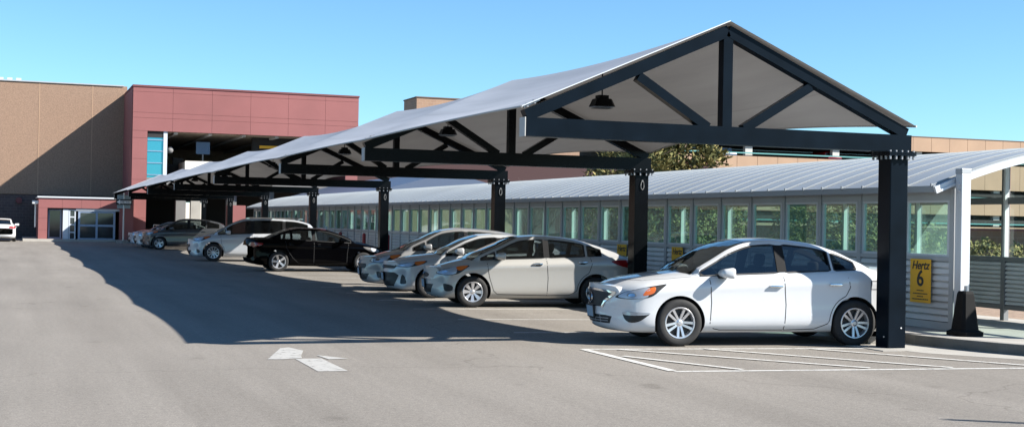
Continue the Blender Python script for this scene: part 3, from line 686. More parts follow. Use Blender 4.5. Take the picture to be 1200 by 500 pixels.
bm = B(); bx(bm, GX0, GX1, 129.96, 130.4, 12.662, 12.76); gro(link('coping', bm, 'tan_joint', gr))
# two cars parked on the deck (far, seen above the rail)
for x, mt, nm in ((74.3, 'paint_pale', 'pale blue van just behind the teal rail of the car park deck'), (88.0, 'lamp_red', 'red car parked behind the teal rail of the car park deck')):
    t = thing('deck_car', nm, 'car', (x, 132.6, 8.86)); bm = B(); box(bm, (0, 0, .75), (1.85, 4.5, .8), bevel=.12); box(bm, (0, .1, 1.4), (1.6, 3.0, .7), bevel=.2); link('body', bm, mt, t, 40)
    bm = B(); box(bm, (0, -1.42, 1.42), (1.35, .05, .4), Matrix.Rotation(R(-8), 4, 'X')); link('rear_window', bm, 'door_glass', t)
    for sx in (-.7, .7): bm = B(); cyl(bm, (sx-.1, -1.3, .32), (sx+.1, -1.3, .32), .32, 16); link('wheel', bm, 'tyre_rubber', t)
# stair tower
st_ = thing('stair_tower', 'tan block tower rising above the canopy ridge behind the terminal', 'tower', (42, 130, 0))
bm = B(); bx(bm, 38, 56, 130, 134.7, 0, 14.25); o = link('tower_wall', bm, 'brick_tanwall', st_); o.location = (-42, -130, 0)
bm = B(); bx(bm, 37.93, 56.05, 129.93, 134.8, 14.252, 14.36); o = link('coping', bm, 'tan_joint', st_); o.location = (-42, -130, 0)
bm = B(); box(bm, (37.9, 132.6, 12.2), (.3, .25, .5)); o = link('wall_light', bm, 'sign_white', st_); o.location = (-42, -130, 0)
# dark red block and low blue-roofed shed behind the trees
o = thing('maroon_building', 'dark red low building behind the bare trees', 'building', (36, 105, 0))
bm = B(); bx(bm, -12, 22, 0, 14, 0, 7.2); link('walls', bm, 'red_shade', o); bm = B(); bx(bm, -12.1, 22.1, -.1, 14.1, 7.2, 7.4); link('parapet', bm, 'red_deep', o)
o = thing('low_shed', 'low shed with blue metal roof just behind the far walkway roof', 'shed', (22, 80, 0))
bm = B(); bx(bm, -3.6, 4, -11, 12, 0, 3.3); link('walls', bm, 'tan_precast', o)
bm = B(); v = [bm.verts.new(p) for p in ((-4, -11.4, 3.3), (-4, 12.4, 3.3), (0, 12.4, 4.4), (0, -11.4, 4.4), (4.4, 12.4, 3.3), (4.4, -11.4, 3.3))]
for f in ((0, 3, 2, 1), (3, 5, 4, 2), (0, 5, 3), (1, 2, 4), (0, 1, 4, 5)): bm.faces.new([v[i] for i in f])
bmesh.ops.recalc_face_normals(bm, faces=bm.faces); link('roof', bm, 'blue_roof', o)

# ------------------------------------------------------------------ trees
def conifer(x, y, h, r, label, seed, lo=.12, n=900):
    rnd = random.Random(seed); t = thing('juniper_tree', label, 'tree', (x, y, .1), 0, 'evergreens behind the walkway')
    bm = B(); cyl(bm, (0, 0, 0), (0, 0, h*.55), .16, 8, .09); cyl(bm, (0, 0, h*.55), (.1, 0, h*.93), .09, 6, .02)
    for k in range(14):
        a = rnd.uniform(0, 6.28); z = rnd.uniform(.2, .8)*h; cyl(bm, (0, 0, z), (math.cos(a)*r*.7, math.sin(a)*r*.7, z+h*.12), .04, 5, .01)
    link('trunk', bm, 'bark', t)
    bm = B(); cl = []
    for k in range(150):
        z = rnd.uniform(lo, 1)**.9; rad = r*(math.sin(min(1, (1.04-z)*1.25)*math.pi/2)**.8)*rnd.uniform(.45, 1.06); a = rnd.uniform(0, 6.28)
        cl.append((rad*math.cos(a), rad*math.sin(a), z*h, rnd.uniform(.22, .48)*r/1.8))
    for k in range(n*6):
        c = rnd.choice(cl); d = Vector((rnd.gauss(0, 1), rnd.gauss(0, 1), rnd.gauss(0, .9))).normalized()*c[3]*rnd.uniform(.4, 1.05); p = Vector(c[:3])+d
        ax = (d.normalized()*.6+Vector((rnd.uniform(-1, 1), rnd.uniform(-1, 1), rnd.uniform(.1, 1)))).normalized(); l = rnd.uniform(.10, .24); sd = ax.orthogonal().normalized(); sd.rotate(Matrix.Rotation(rnd.uniform(0, 6.28), 3, ax)); sd *= rnd.uniform(.03, .065)
        f = bm.faces.new([bm.verts.new(q) for q in (p-sd, p+sd, p+sd*.4+ax*l, p-sd*.4+ax*l)]); f.material_index = rnd.choices((0, 1, 2, 3), (4, 4, 3, 2))[0]
    link('crown', bm, ['leaf_a', 'leaf_b', 'leaf_c', 'needle_y'], t)
def bare(x, y, h, label, seed):
    rnd = random.Random(seed); t = thing('bare_tree', label, 'tree', (x, y, .1), 0, 'bare trees behind the walkway'); bt = B(); bm = B()
    def grow(p, d, l, r, dep):
        q = p+d*l; cyl(bt if dep < 2 else bm, p, q, r, 6 if dep < 2 else 4, r*.65)
        if dep > 5: return
        for k in range(3 if dep < 4 else 2):
            nd = (d+Vector((rnd.gauss(0, .42), rnd.gauss(0, .42), rnd.uniform(-.05, .35)))).normalized(); grow(p.lerp(q, rnd.uniform(.6, 1)), nd, l*rnd.uniform(.62, .82), r*.6, dep+1)
    for k in range(3): grow(Vector((0, 0, 0)), Vector((rnd.gauss(0, .25), rnd.gauss(0, .25), 1)).normalized(), h*.26, .06, 0)
    link('trunk', bt, 'bark', t); link('twigs', bm, 'twig', t)
conifer(23.6, 45, 6.2, 2.0, 'broad olive green juniper seen under the front truss beam', 1, n=2400)
conifer(21.6, 44.0, 5.0, 1.5, 'juniper standing between the second column and the broad juniper', 2, n=1700)
conifer(27.0, 58.0, 5.2, 2.4, 'dark juniper behind the broad juniper, partly hidden by it', 4)
bare(19.6, 50, 4.3, 'bare twiggy tree against the dark red building', 5)
bare(20.6, 54, 4.5, 'leafless tree just right of the bare twiggy one', 6)
def hedge(x, y, L_, h, label, seed):
    rnd = random.Random(seed); t = thing('shrub', label, 'shrub', (x, y, .1), 0, 'shrubs beyond the walkway'); bm = B()
    cl = [(rnd.uniform(-.7, .7), rnd.uniform(-L_/2, L_/2), rnd.uniform(.2, 1)**.8*h, rnd.uniform(.25, .5)) for _ in range(int(14*L_))]
    for k in range(int(1000*L_)):
        c = rnd.choice(cl); d = Vector((rnd.gauss(0, 1), rnd.gauss(0, 1), rnd.gauss(0, 1))).normalized()*c[3]; p = Vector(c[:3])+d; p.z = max(.02, p.z); ax = Vector((rnd.uniform(-1, 1), rnd.uniform(-1, 1), rnd.uniform(.1, 1))).normalized(); sd = ax.orthogonal().normalized()*rnd.uniform(.025, .06); l = rnd.uniform(.07, .17)
        f = bm.faces.new([bm.verts.new(q) for q in (p-sd, p+sd, p+sd*.5+ax*l, p-sd*.5+ax*l)]); f.material_index = rnd.choices((0, 1, 2), (4, 3, 3))[0]
    link('foliage', bm, ['leaf_a', 'needle_y', 'leaf_b'], t)
    bm = B()
    for k in range(4): a = Vector((rnd.uniform(-.3, .3), rnd.uniform(-L_/3, L_/3), 0)); cyl(bm, a, a+Vector((0, 0, h*.6)), .05, 6, .02)
    link('stems', bm, 'bark', t)
hedge(24.0, 28.5, 4, 1.0, 'low green shrub seen through the glass behind the white sedan', 11)
hedge(26.0, 35.0, 5, 1.5, 'rounded green shrub seen through the glass left of the white sedan roof', 12)
hedge(23.0, 46.0, 7, 1.9, 'green shrub seen through the glass above the champagne sedan', 13)
hedge(30.0, 22.0, 6, .5, 'broad low shrub seen through the open right end of the walkway', 14)
hedge(33.0, 49.0, 8, 3.0, 'tall broad shrub standing before the salmon block wall', 15)
hedge(33.5, 62.0, 9, 2.7, 'broad shrub before the salmon wall, beyond the champagne sedan', 16)
o = thing('garden_wall', 'long low salmon block wall beyond the walkway', 'wall', (38, 50, 0))
bm = B(); bx(bm, -.15, .15, -42, 30, 0, 1.75); link('blocks', bm, 'brick_tanwall', o); bm = B(); bx(bm, -.2, .2, -42.05, 30.05, 1.752, 1.85); link('coping', bm, 'red_panel', o)
# lamp post outside the frame whose shadow crosses the asphalt at lower right
t = thing('lamp_post', 'slim galvanised lamp post whose shadow crosses the lower right asphalt', 'lamp post', (13.96, 6.16, 0))
bm = B(); cyl(bm, (0, 0, 0), (0, 0, 5.0), .06, 12, .045); link('pole', bm, 'galv', t); bm = B(); box(bm, (0, 0, .1), (.35, .35, .2), bevel=.02); link('base', bm, 'concrete', t)


# ------------------------------------------------------------------ cars
def pchip(pts):
    xs = [p[0] for p in pts]; ys = [p[1] for p in pts]; n = len(xs); h = [xs[i+1]-xs[i] for i in range(n-1)]; d = [(ys[i+1]-ys[i])/h[i] for i in range(n-1)]
    m = [d[0]]+[0 if d[i-1]*d[i] <= 0 else 2*d[i-1]*d[i]/(d[i-1]+d[i]) for i in range(1, n-1)]+[d[-1]]
    def f(x):
        if x <= xs[0]: return ys[0]
        if x >= xs[-1]: return ys[-1]
        i = 0
        while xs[i+1] < x: i += 1
        t = (x-xs[i])/h[i]; t2 = t*t; t3 = t2*t
        return (2*t3-3*t2+1)*ys[i]+(t3-2*t2+t)*h[i]*m[i]+(-2*t3+3*t2)*ys[i+1]+(t3-t2)*h[i]*m[i+1]
    return f
def sst(a, b, x): t = min(1, max(0, (x-a)/(b-a))); return t*t*(3-2*t)
def catmull(P, k=3):
    out = []; n = len(P)
    for i in range(n-1):
        p0 = P[max(0, i-1)]; p1 = P[i]; p2 = P[i+1]; p3 = P[min(n-1, i+2)]
        for j in range(k):
            t = j/k; out.append(tuple(.5*((2*b)+(-a+c)*t+(2*a-5*b+4*c-d)*t*t+(-a+3*b-3*c+d)*t**3) for a, b, c, d in zip(p0, p1, p2, p3)))
    out.append(P[-1]); return out

class Car:
    def __init__(s, sp):
        s.sp = sp; s.f = {k: pchip(sp[k]) for k in ('zb', 'zs', 'zc', 'zr', 'wr', 'w')}
        s.xt, s.xn = sp['zb'][0][0], sp['zb'][-1][0]; s.ra, s.rb = sp['zr'][0][0], sp['zr'][-1][0]
        s.axf, s.axr = sp['wb']/2, -sp['wb']/2
    def bow(s, x):
        a = s.axf+.32; b = s.axr-.6
        if x > a: return s.sp.get('bowf', .38)*sst(a, s.xn+.12, x)
        if x < b: return -s.sp.get('bowr', .15)*sst(-b, -s.xt+.1, -x)
        return 0
    def cabin(s, x): return s.ra < x < s.rb
    def rail(s, x):
        c = s.sp.get('crown', .05); return s.f['zr'](x)-c
    def half(s, x):
        f = s.f; zb, zs, zc, w = f['zb'](x), f['zs'](x), f['zc'](x), f['w'](x); zs = max(zs, zb+.06); zc = max(zc, zs+.004)
        hh = zs-zb
        P = [(0, zb), (.55*w, zb), (.86*w, zb+.003), (.96*w, zb+.09*hh), (1.0*w, zb+.22*hh), (.995*w, zb+.50*hh), (.994*w, zb+.70*hh), (1.0*w, zs-.185*hh), (.985*w, zs-.10*hh), (.93*w, zs)]
        tn_ = sst(s.axf+.35, s.xn, x)
        if tn_ > 0:
            Q = [(0, zb), (.55*w, zb), (.82*w, zb+.004), (.92*w, zb+.10*hh), (.965*w, zb+.24*hh), (.985*w, zb+.48*hh), (.98*w, zb+.68*hh), (.97*w, zs-.19*hh), (.95*w, zs-.09*hh), (.90*w, zs)]
            P = [(a[0]*(1-tn_)+q[0]*tn_, a[1]*(1-tn_)+q[1]*tn_) for a, q in zip(P, Q)]
        top = [(.885*w, zs+.22*(zc-zs)), (.76*w, zs+.52*(zc-zs)), (.55*w, zs+.80*(zc-zs)), (.28*w, zs+.95*(zc-zs)), (0, zc)]
        c = 0
        if s.cabin(x):
            zr = f['zr'](x); Hh = zr-zc; c = sst(0.0, .10, Hh)
        if c > 0:
            wr = min(f['wr'](x), .90*w); rz = max(zr-s.sp.get('crown', .05), zs+.02); bs = (.905*w, zs+.008)
            cab = [(bs[0]*.94+wr*.06, bs[1]*.94+rz*.06), (bs[0]*.48+wr*.52+.012, bs[1]*.48+rz*.52), (wr, rz), (.62*wr, zr-.28*(zr-rz)), (0, zr)]
            top = [tuple(a*(1-c)+b*c for a, b in zip(p, q)) for p, q in zip(top, cab)]
        return P+top
    def shell(s):
        xs = []; n = s.sp.get('n', 92)
        for k in range(n+1):
            t = k/n; u = .5-.5*math.cos(math.pi*t); xs.append(s.xt+(s.xn-s.xt)*(.35*t+.65*u) if False else s.xt+(s.xn-s.xt)*(.55*t+.45*u))
        bm = B(); rings = []
        for x in xs:
            hp = catmull(s.half(x), 3); w = max(p[0] for p in hp); bw = s.bow(x); M = len(hp)
            def X(y): return x-bw*(abs(y)/max(.5, w))**2.3
            L = [bm.verts.new((X(y), y, z)) for y, z in hp]; Rr = [L[0]]+[bm.verts.new((X(y), -y, z)) for y, z in hp[1:-1]]+[L[-1]]
            rings.append((L, Rr, hp, X))
        for (L0, R0, _, _), (L1, R1, _, _) in zip(rings, rings[1:]):
            for i in range(len(L0)-1):
                bm.faces.new((L0[i], L1[i], L1[i+1], L0[i+1])); bm.faces.new((R0[i], R0[i+1], R1[i+1], R1[i]))
        for L, Rr, hp, X in (rings[0], rings[-1]):
            loop = L+Rr[-2:0:-1]; pos = [(y, z) for y, z in hp]+[(-y, z) for y, z in hp[-2:0:-1]]; zc_ = (hp[0][1]+hp[-1][1])/2; n = len(loop); prev = loop
            for sc in (.85, .65, .4, .18):
                cur = [bm.verts.new((X(y*sc), y*sc, zc_+(z-zc_)*sc)) for y, z in pos]
                for k in range(n): bm.faces.new((prev[k], prev[(k+1) % n], cur[(k+1) % n], cur[k]))
                prev = cur
            cv = bm.verts.new((X(0), 0, zc_))
            for k in range(n): bm.faces.new((prev[k], prev[(k+1) % n], cv))
        bmesh.ops.recalc_face_normals(bm, faces=bm.faces)
        return bm
    def cavity(s):
        bm = B(); x0, x1 = s.sp['cav']; rings = []
        for k in range(17):
            x = x0+(x1-x0)*k/16; f = s.f; w = f['w'](x); zs = f['zs'](x); zr = max(f['zr'](x), zs+.0) if s.cabin(x) else zs; rz = max(zr-.10, .62); fl = .42
            wr = f['wr'](x)-.055; zt = max(zr-.045, .65)
            hp = [(.80*w, fl), (.85*w, min(zs-.03, rz-.02)), (max(.3, min(wr, .83*w)), rz), (.4*wr, zt)]
            rings.append([bm.verts.new((x, y, z)) for y, z in hp]+[bm.verts.new((x, -y, z)) for y, z in hp[::-1]])
        for a, b in zip(rings, rings[1:]):
            for i in range(8): bm.faces.new((a[i], a[(i+1) % 8], b[(i+1) % 8], b[i]))
        bm.faces.new(rings[0]); bm.faces.new(rings[-1][::-1]); bmesh.ops.recalc_face_normals(bm, faces=bm.faces); return bm
    # daylight openings, outlines in (x, z)
    def side_windows(s):
        sp = s.sp; out = []
        fr = sp.get('frame', .05)
        def lo(x): return s.f['zs'](x)+sp.get('sill', .035)
        def hi(x): return s.rail(x)-fr
        for a, b in sp['dlo']:
            n = 18; lo_, hi_ = [], []
            for k in range(n+1):
                x = a+(b-a)*k/n
                if hi(x)-lo(x) > .012: lo_.append((x, lo(x))); hi_.append((x, hi(x)))
            if len(lo_) > 2: out.append(lo_+hi_[::-1])
        return out
    def shield(s, which):
        x0, x1 = s.sp[which]; ins = s.sp.get('pillar', .055); n = 12; pts = []; curve = s.sp.get('shcurve', .12)*(1 if x0 > x1 else -1)
        L = []
        for k in range(n+1):
            x = x0+(x1-x0)*k/n; L.append((x, min(s.f['wr'](x), .9*s.f['w'](x))-ins))
        pts = L+[(x, -y) for x, y in L[::-1]]
        # bow the lower edge
        y0 = L[0][1]; fr = [(x0+curve*(1-(abs(y)/y0)**2), y) for y in [-y0+2*y0*j/10 for j in range(1, 10)]]
        return pts+fr

def fill_poly(pts, maxlen):
    bm = B(); vs_ = [bm.verts.new((p[0], p[1], 0)) for p in pts]
    f = bm.faces.new(vs_); bmesh.ops.triangulate(bm, faces=[f])
    for _ in range(6):
        es = [e for e in bm.edges if e.calc_length() > maxlen]
        if not es: break
        bmesh.ops.subdivide_edges(bm, edges=es, cuts=1); bmesh.ops.triangulate(bm, faces=[f for f in bm.faces if len(f.verts) > 3])
    return bm
def smooth_closed(P, k=4):
    n = len(P); out = []
    for i in range(n):
        a, b, c, d = P[i-1], P[i], P[(i+1) % n], P[(i+2) % n]
        for j in range(k):
            t = j/k; out.append(tuple(.5*((2*q)+(-p+r)*t+(2*p-5*q+4*r-u)*t*t+(-p+3*q-3*r+u)*t**3) for p, q, r, u in zip(a, b, c, d)))
    return out

class Snap:
    """projects flat outlines on to the body along a horizontal direction (angle) or from above"""
    def __init__(s, bvh): s.b = bvh
    def frame(s, mode, sgn=1):
        if mode == 'side': return Vector((1, 0, 0)), Vector((0, 0, 1)), Vector((0, -sgn, 0))       # (x,z); sgn +1 = left side
        if mode == 'top': return Vector((1, 0, 0)), Vector((0, 1, 0)), Vector((0, 0, -1))
        if mode == 'front': return Vector((0, 1, 0)), Vector((0, 0, 1)), Vector((-1, 0, 0))
        if mode == 'rear': return Vector((0, 1, 0)), Vector((0, 0, 1)), Vector((1, 0, 0))
        if mode == 'diag': q = Vector((1, sgn, 0)).normalized(); return Vector((1, -sgn, 0)).normalized(), Vector((0, 0, 1)), -q   # outlines given as (x-|y|)/sqrt2
        if mode == 'rdiag': q = Vector((-1, sgn, 0)).normalized(); return Vector((1, sgn, 0)).normalized(), Vector((0, 0, 1)), -q   # (x+|y|)/sqrt2
    def pt(s, a, b, mode, sgn, off):
        ua, ub, d = s.frame(mode, sgn); o = ua*a+ub*b-d*6
        hit, n, i, dist = s.b.ray_cast(o, d)
        if hit is None:
            hit, n, i, dist = s.b.find_nearest(ua*a+ub*b+(-d)*(.9 if mode == 'side' else 2.2))
        if n.dot(d) > 0: n = -n
        return hit+n*off
    def patch(s, pts, mode, sgn=1, off=.004, maxlen=.12, thick=.012):
        bm = fill_poly(pts, maxlen)
        bnd = [e for e in bm.edges if e.is_boundary]
        for v in bm.verts: v.co = s.pt(v.co.x, v.co.y, mode, sgn, off)
        ua, ub, d = s.frame(mode, sgn)
        bm.normal_update()
        if sum((f.normal.dot(d)*f.calc_area() for f in bm.faces)) > 0: bmesh.ops.reverse_faces(bm, faces=bm.faces)
        if thick:
            r = bmesh.ops.extrude_edge_only(bm, edges=bnd)
            for v in [g for g in r['geom'] if isinstance(g, bmesh.types.BMVert)]: v.co += d*thick
        return bm
    def ribbon(s, pts, mode, sgn=1, wid=.006, off=.0015, step=.05):
        P = []
        for a, b in zip(pts, pts[1:]):
            n = max(1, int(math.dist(a, b)/step))
            for k in range(n): P.append((a[0]+(b[0]-a[0])*k/n, a[1]+(b[1]-a[1])*k/n))
        P.append(pts[-1]); bm = B(); prev = None
        for i, p in enumerate(P):
            q = P[min(i+1, len(P)-1)]; o = P[max(0, i-1)]; dx, dy = q[0]-o[0], q[1]-o[1]; l = math.hypot(dx, dy) or 1; nx, ny = -dy/l*wid/2, dx/l*wid/2
            a = bm.verts.new(s.pt(p[0]+nx, p[1]+ny, mode, sgn, off)); b = bm.verts.new(s.pt(p[0]-nx, p[1]-ny, mode, sgn, off))
            if prev: bm.faces.new((prev[0], a, b, prev[1]))
            prev = (a, b)
        ua, ub, d = s.frame(mode, sgn); bm.normal_update()
        if sum(f.normal.dot(d) for f in bm.faces) > 0: bmesh.ops.reverse_faces(bm, faces=bm.faces)
        return bm
    def ring(s, pts, mode, sgn=1, wid=.02, off=.003):
        n = len(pts); c = (sum(p[0] for p in pts)/n, sum(p[1] for p in pts)/n); bm = B(); I, O = [], []
        ar = sum(pts[i][0]*pts[(i+1) % n][1]-pts[(i+1) % n][0]*pts[i][1] for i in range(n)); sg = 1 if ar > 0 else -1
        for i in range(n):
            a, b = pts[i-1], pts[(i+1) % n]; dx, dy = b[0]-a[0], b[1]-a[1]; l = math.hypot(dx, dy) or 1
            nx, ny = dy/l*sg, -dx/l*sg; p = pts[i]
            I.append(bm.verts.new(s.pt(p[0]-nx*.004, p[1]-ny*.004, mode, sgn, off))); O.append(bm.verts.new(s.pt(p[0]+nx*wid, p[1]+ny*wid, mode, sgn, off)))
        for i in range(n): bm.faces.new((I[i], I[(i+1) % n], O[(i+1) % n], O[i]))
        ua, ub, d = s.frame(mode, sgn); bm.normal_update()
        if sum(f.normal.dot(d)*f.calc_area() for f in bm.faces) > 0: bmesh.ops.reverse_faces(bm, faces=bm.faces)
        return bm

def merge(*bms):
    out = bms[0]
    for b in bms[1:]:
        me = bpy.data.meshes.new('tmp'); b.to_mesh(me); b.free(); out.from_mesh(me); bpy.data.meshes.remove(me)
    return out

WHEELS = {}
def wheel(parent, pos, rad, style, flip, wid=.205, rimr=None):
    key = (rad, style)
    if key not in WHEELS:
        rr = rimr or rad*.665
        bt = B(); h = wid/2
        prof = [(rr-.012, -h*.80), (rr+.004, -h*.92), (rr+.03, -h*1.0), (rad-.045, -h*1.02), (rad-.018, -h*.93), (rad-.004, -h*.78), (rad, -h*.5), (rad, 0), (rad, h*.5), (rad-.004, h*.78), (rad-.018, h*.93), (rad-.045, h*1.02), (rr+.03, h), (rr+.004, h*.92), (rr-.012, h*.80)]
        lathe(bt, prof, 48, closed=False); bmesh.ops.recalc_face_normals(bt, faces=bt.faces)
        br = B()  # outside face at -Y (camera side when flip=False)
        lathe(br, [(rr-.010, -h*.82), (rr+.003, -h*.93), (rr-.002, -h*.97), (rr-.016, -h*.95), (rr-.024, -h*.80), (rr-.03, -h*.2), (rr-.03, h*.9)], 48)
        lathe(br, [(0.001, -h*.80), (.024, -h*.80), (.030, -h*.74), (.055, -h*.70), (.066, -h*.55), (.07, -h*.2)], 32)
        n, w0, w1, tw = style
        for k in range(n):
            for j in ((-1, 1) if tw else (0,)):
                t = 2*math.pi*k/n+math.pi/2; da = tw*j
                d = Vector((math.cos(t), 0, math.sin(t))); s_ = Vector((-math.sin(t), 0, math.cos(t)))
                a0 = d*.045+s_*(j*w0*.55); d1 = Vector((math.cos(t+da), 0, math.sin(t+da))); s1 = Vector((-math.sin(t+da), 0, math.cos(t+da))); a1 = d1*(rr-.014)
                q = []
                for (c, sv, wv, yo) in ((a0, s_, w0, -h*.70), ((a0+a1)/2, (s_+s1).normalized(), (w0+w1)/2, -h*.80), (a1, s1, w1, -h*.90)):
                    q.append([br.verts.new(c+sv*wv/2+Vector((0, yo, 0))), br.verts.new(c-sv*wv/2+Vector((0, yo, 0))), br.verts.new(c-sv*wv*.62+Vector((0, yo+.03, 0))), br.verts.new(c+sv*wv*.62+Vector((0, yo+.03, 0)))])
                for A, C in zip(q, q[1:]):
                    for i in range(4): br.faces.new((A[i], A[(i+1) % 4], C[(i+1) % 4], C[i]))
        for k in range(5):
            t = 2*math.pi*k/5; cyl(br, (math.cos(t)*.048, -h*.70, math.sin(t)*.048), (math.cos(t)*.048, -h*.74, math.sin(t)*.048), .008, 6)
        bmesh.ops.recalc_face_normals(br, faces=br.faces)
        for f in br.faces: f.material_index = 0
        lathe(br, [(0.001, -h*.28), (rr-.03, -h*.28)], 32, mi=1)
        wo_ = link('wheel', br, ['rim_silver', 'rim_dark'], None, 40); ty = link('tyre', bt, 'tyre_rubber', wo_, 40)
        WHEELS[key] = (wo_, ty); a, b = wo_, ty
    else:
        o, t = WHEELS[key]; a = o.copy(); COL.objects.link(a); b = t.copy(); COL.objects.link(b); b.parent = a
    a.parent = parent; a.location = pos; a.rotation_euler = (0, random.uniform(0, 6), math.pi if flip else 0)
    return a

def build_car(sp, label, cat, loc, heading, group=None):
    """sp: shape; loc: ground point under mid wheelbase; heading: direction of the nose in the world (angle)"""
    c = Car(sp); rz = heading; t = thing(sp['name'], label, cat, loc, rz, group); paint = sp['paint']; rad = sp['rad']; hw = sp['track']
    shell = c.shell(); bvh = BVHTree.FromBMesh(shell); sn = Snap(bvh)
    bad = [e for e in shell.edges if len(e.link_faces) != 2]; print('SHELL', sp['paint'], len(bad), len(shell.faces))
    body = link('body', shell, [paint, 'arch_black', 'cabin_dark'], t)
    cut = []
    def cutter(bm, mi):
        for f in bm.faces: f.material_index = 0
        o = link('cutter', bm, ['arch_black' if mi == 1 else 'cabin_dark']); cut.append(o)
        m = body.modifiers.new('b', 'BOOLEAN'); m.operation = 'DIFFERENCE'; m.solver = 'MANIFOLD'; m.object = o; m.material_mode = 'TRANSFER'
    loc_w = Vector(t.location)
    t.location = (0, 0, 0); t.rotation_euler = (0, 0, 0)
    W = sp['w'][len(sp['w'])//2][1]
    for ax in (c.axf, c.axr):
        for sg in (1, -1):
            bm = B(); bmesh.ops.create_cone(bm, cap_ends=True, segments=48, radius1=rad+sp.get('arch', .055), radius2=rad+sp.get('arch', .055), depth=.9, matrix=Matrix.Translation((ax, sg*(.42+.45), rad+.012)) @ Matrix.Rotation(R(90), 4, 'X')); cutter(bm, 1)
    wins = c.side_windows(); ws = c.shield('ws'); rs = c.shield('rs') if 'rs' in sp else None
    if sp.get('open', True):
        cutter(c.cavity(), 2)
        for wpoly in wins:
            bm = B(); n = len(wpoly); a = [bm.verts.new((x, -1.6, z)) for x, z in wpoly]; b = [bm.verts.new((x, 1.6, z)) for x, z in wpoly]
            bm.faces.new(a); bm.faces.new(b[::-1]); [bm.faces.new((a[i], b[i], b[(i+1) % n], a[(i+1) % n])) for i in range(n)]
            bmesh.ops.recalc_face_normals(bm, faces=bm.faces); cutter(bm, 2)
        for poly in [ws]+([rs] if rs else []):
            bm = B(); n = len(poly); zlo = c.f['zs'](poly[0][0])-.12; a = [bm.verts.new((x, y, zlo)) for x, y in poly]; b = [bm.verts.new((x, y, 2.6)) for x, y in poly]
            bm.faces.new(a); bm.faces.new(b[::-1]); [bm.faces.new((a[i], b[i], b[(i+1) % n], a[(i+1) % n])) for i in range(n)]
            bmesh.ops.recalc_face_normals(bm, faces=bm.faces); cutter(bm, 2)
    dg = bpy.context.evaluated_depsgraph_get(); me = bpy.data.meshes.new_from_object(body.evaluated_get(dg)); body.modifiers.clear()
    old = body.data; body.data = me; me.name = 'body'; bpy.data.meshes.remove(old)
    for o in cut: bpy.data.objects.remove(o)
    for p in me.polygons: p.use_smooth = True
    me.set_sharp_from_angle(angle=R(32))
    # a two tone roof
    if 'roofpaint' in sp:
        x0, x1 = sp['roofx']; n = 10; L = [(x0+(x1-x0)*k/n, c.f['wr'](x0+(x1-x0)*k/n)+sp.get('roofw', 0)) for k in range(n+1)]
        link('roof_panel', sn.patch(L+[(x, -y) for x, y in L[::-1]], 'top', 1, .004, .15), sp['roofpaint'], t, 40)
    opaque = not sp.get('open', True); gm = sp.get('glass', 'car_glass') if not opaque else 'dark_glass'; off = .004 if opaque else -.004
    for sg in (1, -1):
        for i, wpoly in enumerate(wins):
            m_ = gm if not (sp.get('privacy') and i < len(wins)-1) else 'privacy_glass'
            if opaque: m_ = 'door_glass'
            g = link('side_window', sn.patch(wpoly, 'side', sg, off, .15, 0), m_, t, 40)
            link('window_trim', sn.ring(wpoly, 'side', sg, sp.get('trimw', .018), .003), sp.get('trim', 'trim_black'), g)
    g = link('windshield', sn.patch(ws, 'top', 1, off, .12, 0), 'door_glass' if opaque else sp.get('wsglass', gm), t, 40); link('window_trim', sn.ring(ws, 'top', 1, .014, .003), 'trim_black', g)
    if rs: g = link('rear_window', sn.patch(rs, 'top', 1, off, .12, 0), 'door_glass' if opaque else gm, t, 40); link('window_trim', sn.ring(rs, 'top', 1, .014, .003), 'trim_black', g)
    # pillar covers between side windows
    for sg in (1, -1):
        for (a, b) in sp.get('bpillar', []):
            lo = lambda x: c.f['zs'](x)+sp.get('sill', .035); hi = lambda x: c.rail(x)-sp.get('frame', .05)
            link('pillar_cover', sn.patch([(a, lo(a)), (b, lo(b)), (b, hi(b)), (a, hi(a))], 'side', sg, .007, .1, 0), 'pillar_black', t)
    # seams, kept clear of the wheel arches
    def clear_arch(ln):
        P = []
        for a, b in zip(ln, ln[1:]):
            n = max(1, int(math.dist(a, b)/.05)); P += [(a[0]+(b[0]-a[0])*k/n, a[1]+(b[1]-a[1])*k/n) for k in range(n)]
        P.append(ln[-1]); out = []; Ra = rad+sp.get('arch', .055)+.035
        for x, z in P:
            for ax in (c.axf, c.axr):
                dx, dz = x-ax, z-rad-.012; l = math.hypot(dx, dz)
                if l < Ra: x, z = ax+dx/l*Ra, rad+.012+dz/l*Ra
            out.append((x, z))
        return out
    bms = []
    for sg in (1, -1):
        for ln in sp.get('seams', []): bms.append(sn.ribbon(clear_arch(ln), 'side', sg, .012))
        for ln in sp.get('dseams', []): bms.append(sn.ribbon(ln, 'diag', sg, .008))
    for ln in sp.get('tseams', []): bms.append(sn.ribbon(ln, 'top', 1, .008))
    if bms: link('panel_gaps', merge(*bms), 'seam', t)
    # handles
    for sg in (1, -1):
        for (hx, hz) in sp.get('handles', []):
            p = sn.pt(hx, hz, 'side', sg, .026); bm = B(); box(bm, p, (.20, .022, .032), bevel=.009); q = sn.pt(hx, hz, 'side', sg, .012); box(bm, q+Vector((.085, 0, 0)), (.02, .03, .026)); box(bm, q-Vector((.085, 0, 0)), (.02, .03, .026)); hh = link('door_handle', bm, sp.get('handlemat', paint), t, 40)
            link('handle_recess', sn.patch(smooth_closed([(hx-.085, hz), (hx-.05, hz-.032), (hx+.05, hz-.032), (hx+.085, hz), (hx+.05, hz+.026), (hx-.05, hz+.026)], 3), 'side', sg, .0015, .06, 0), sp.get('recess', 'seam'), hh)
    # mirrors
    mx, mz = sp['mirror']
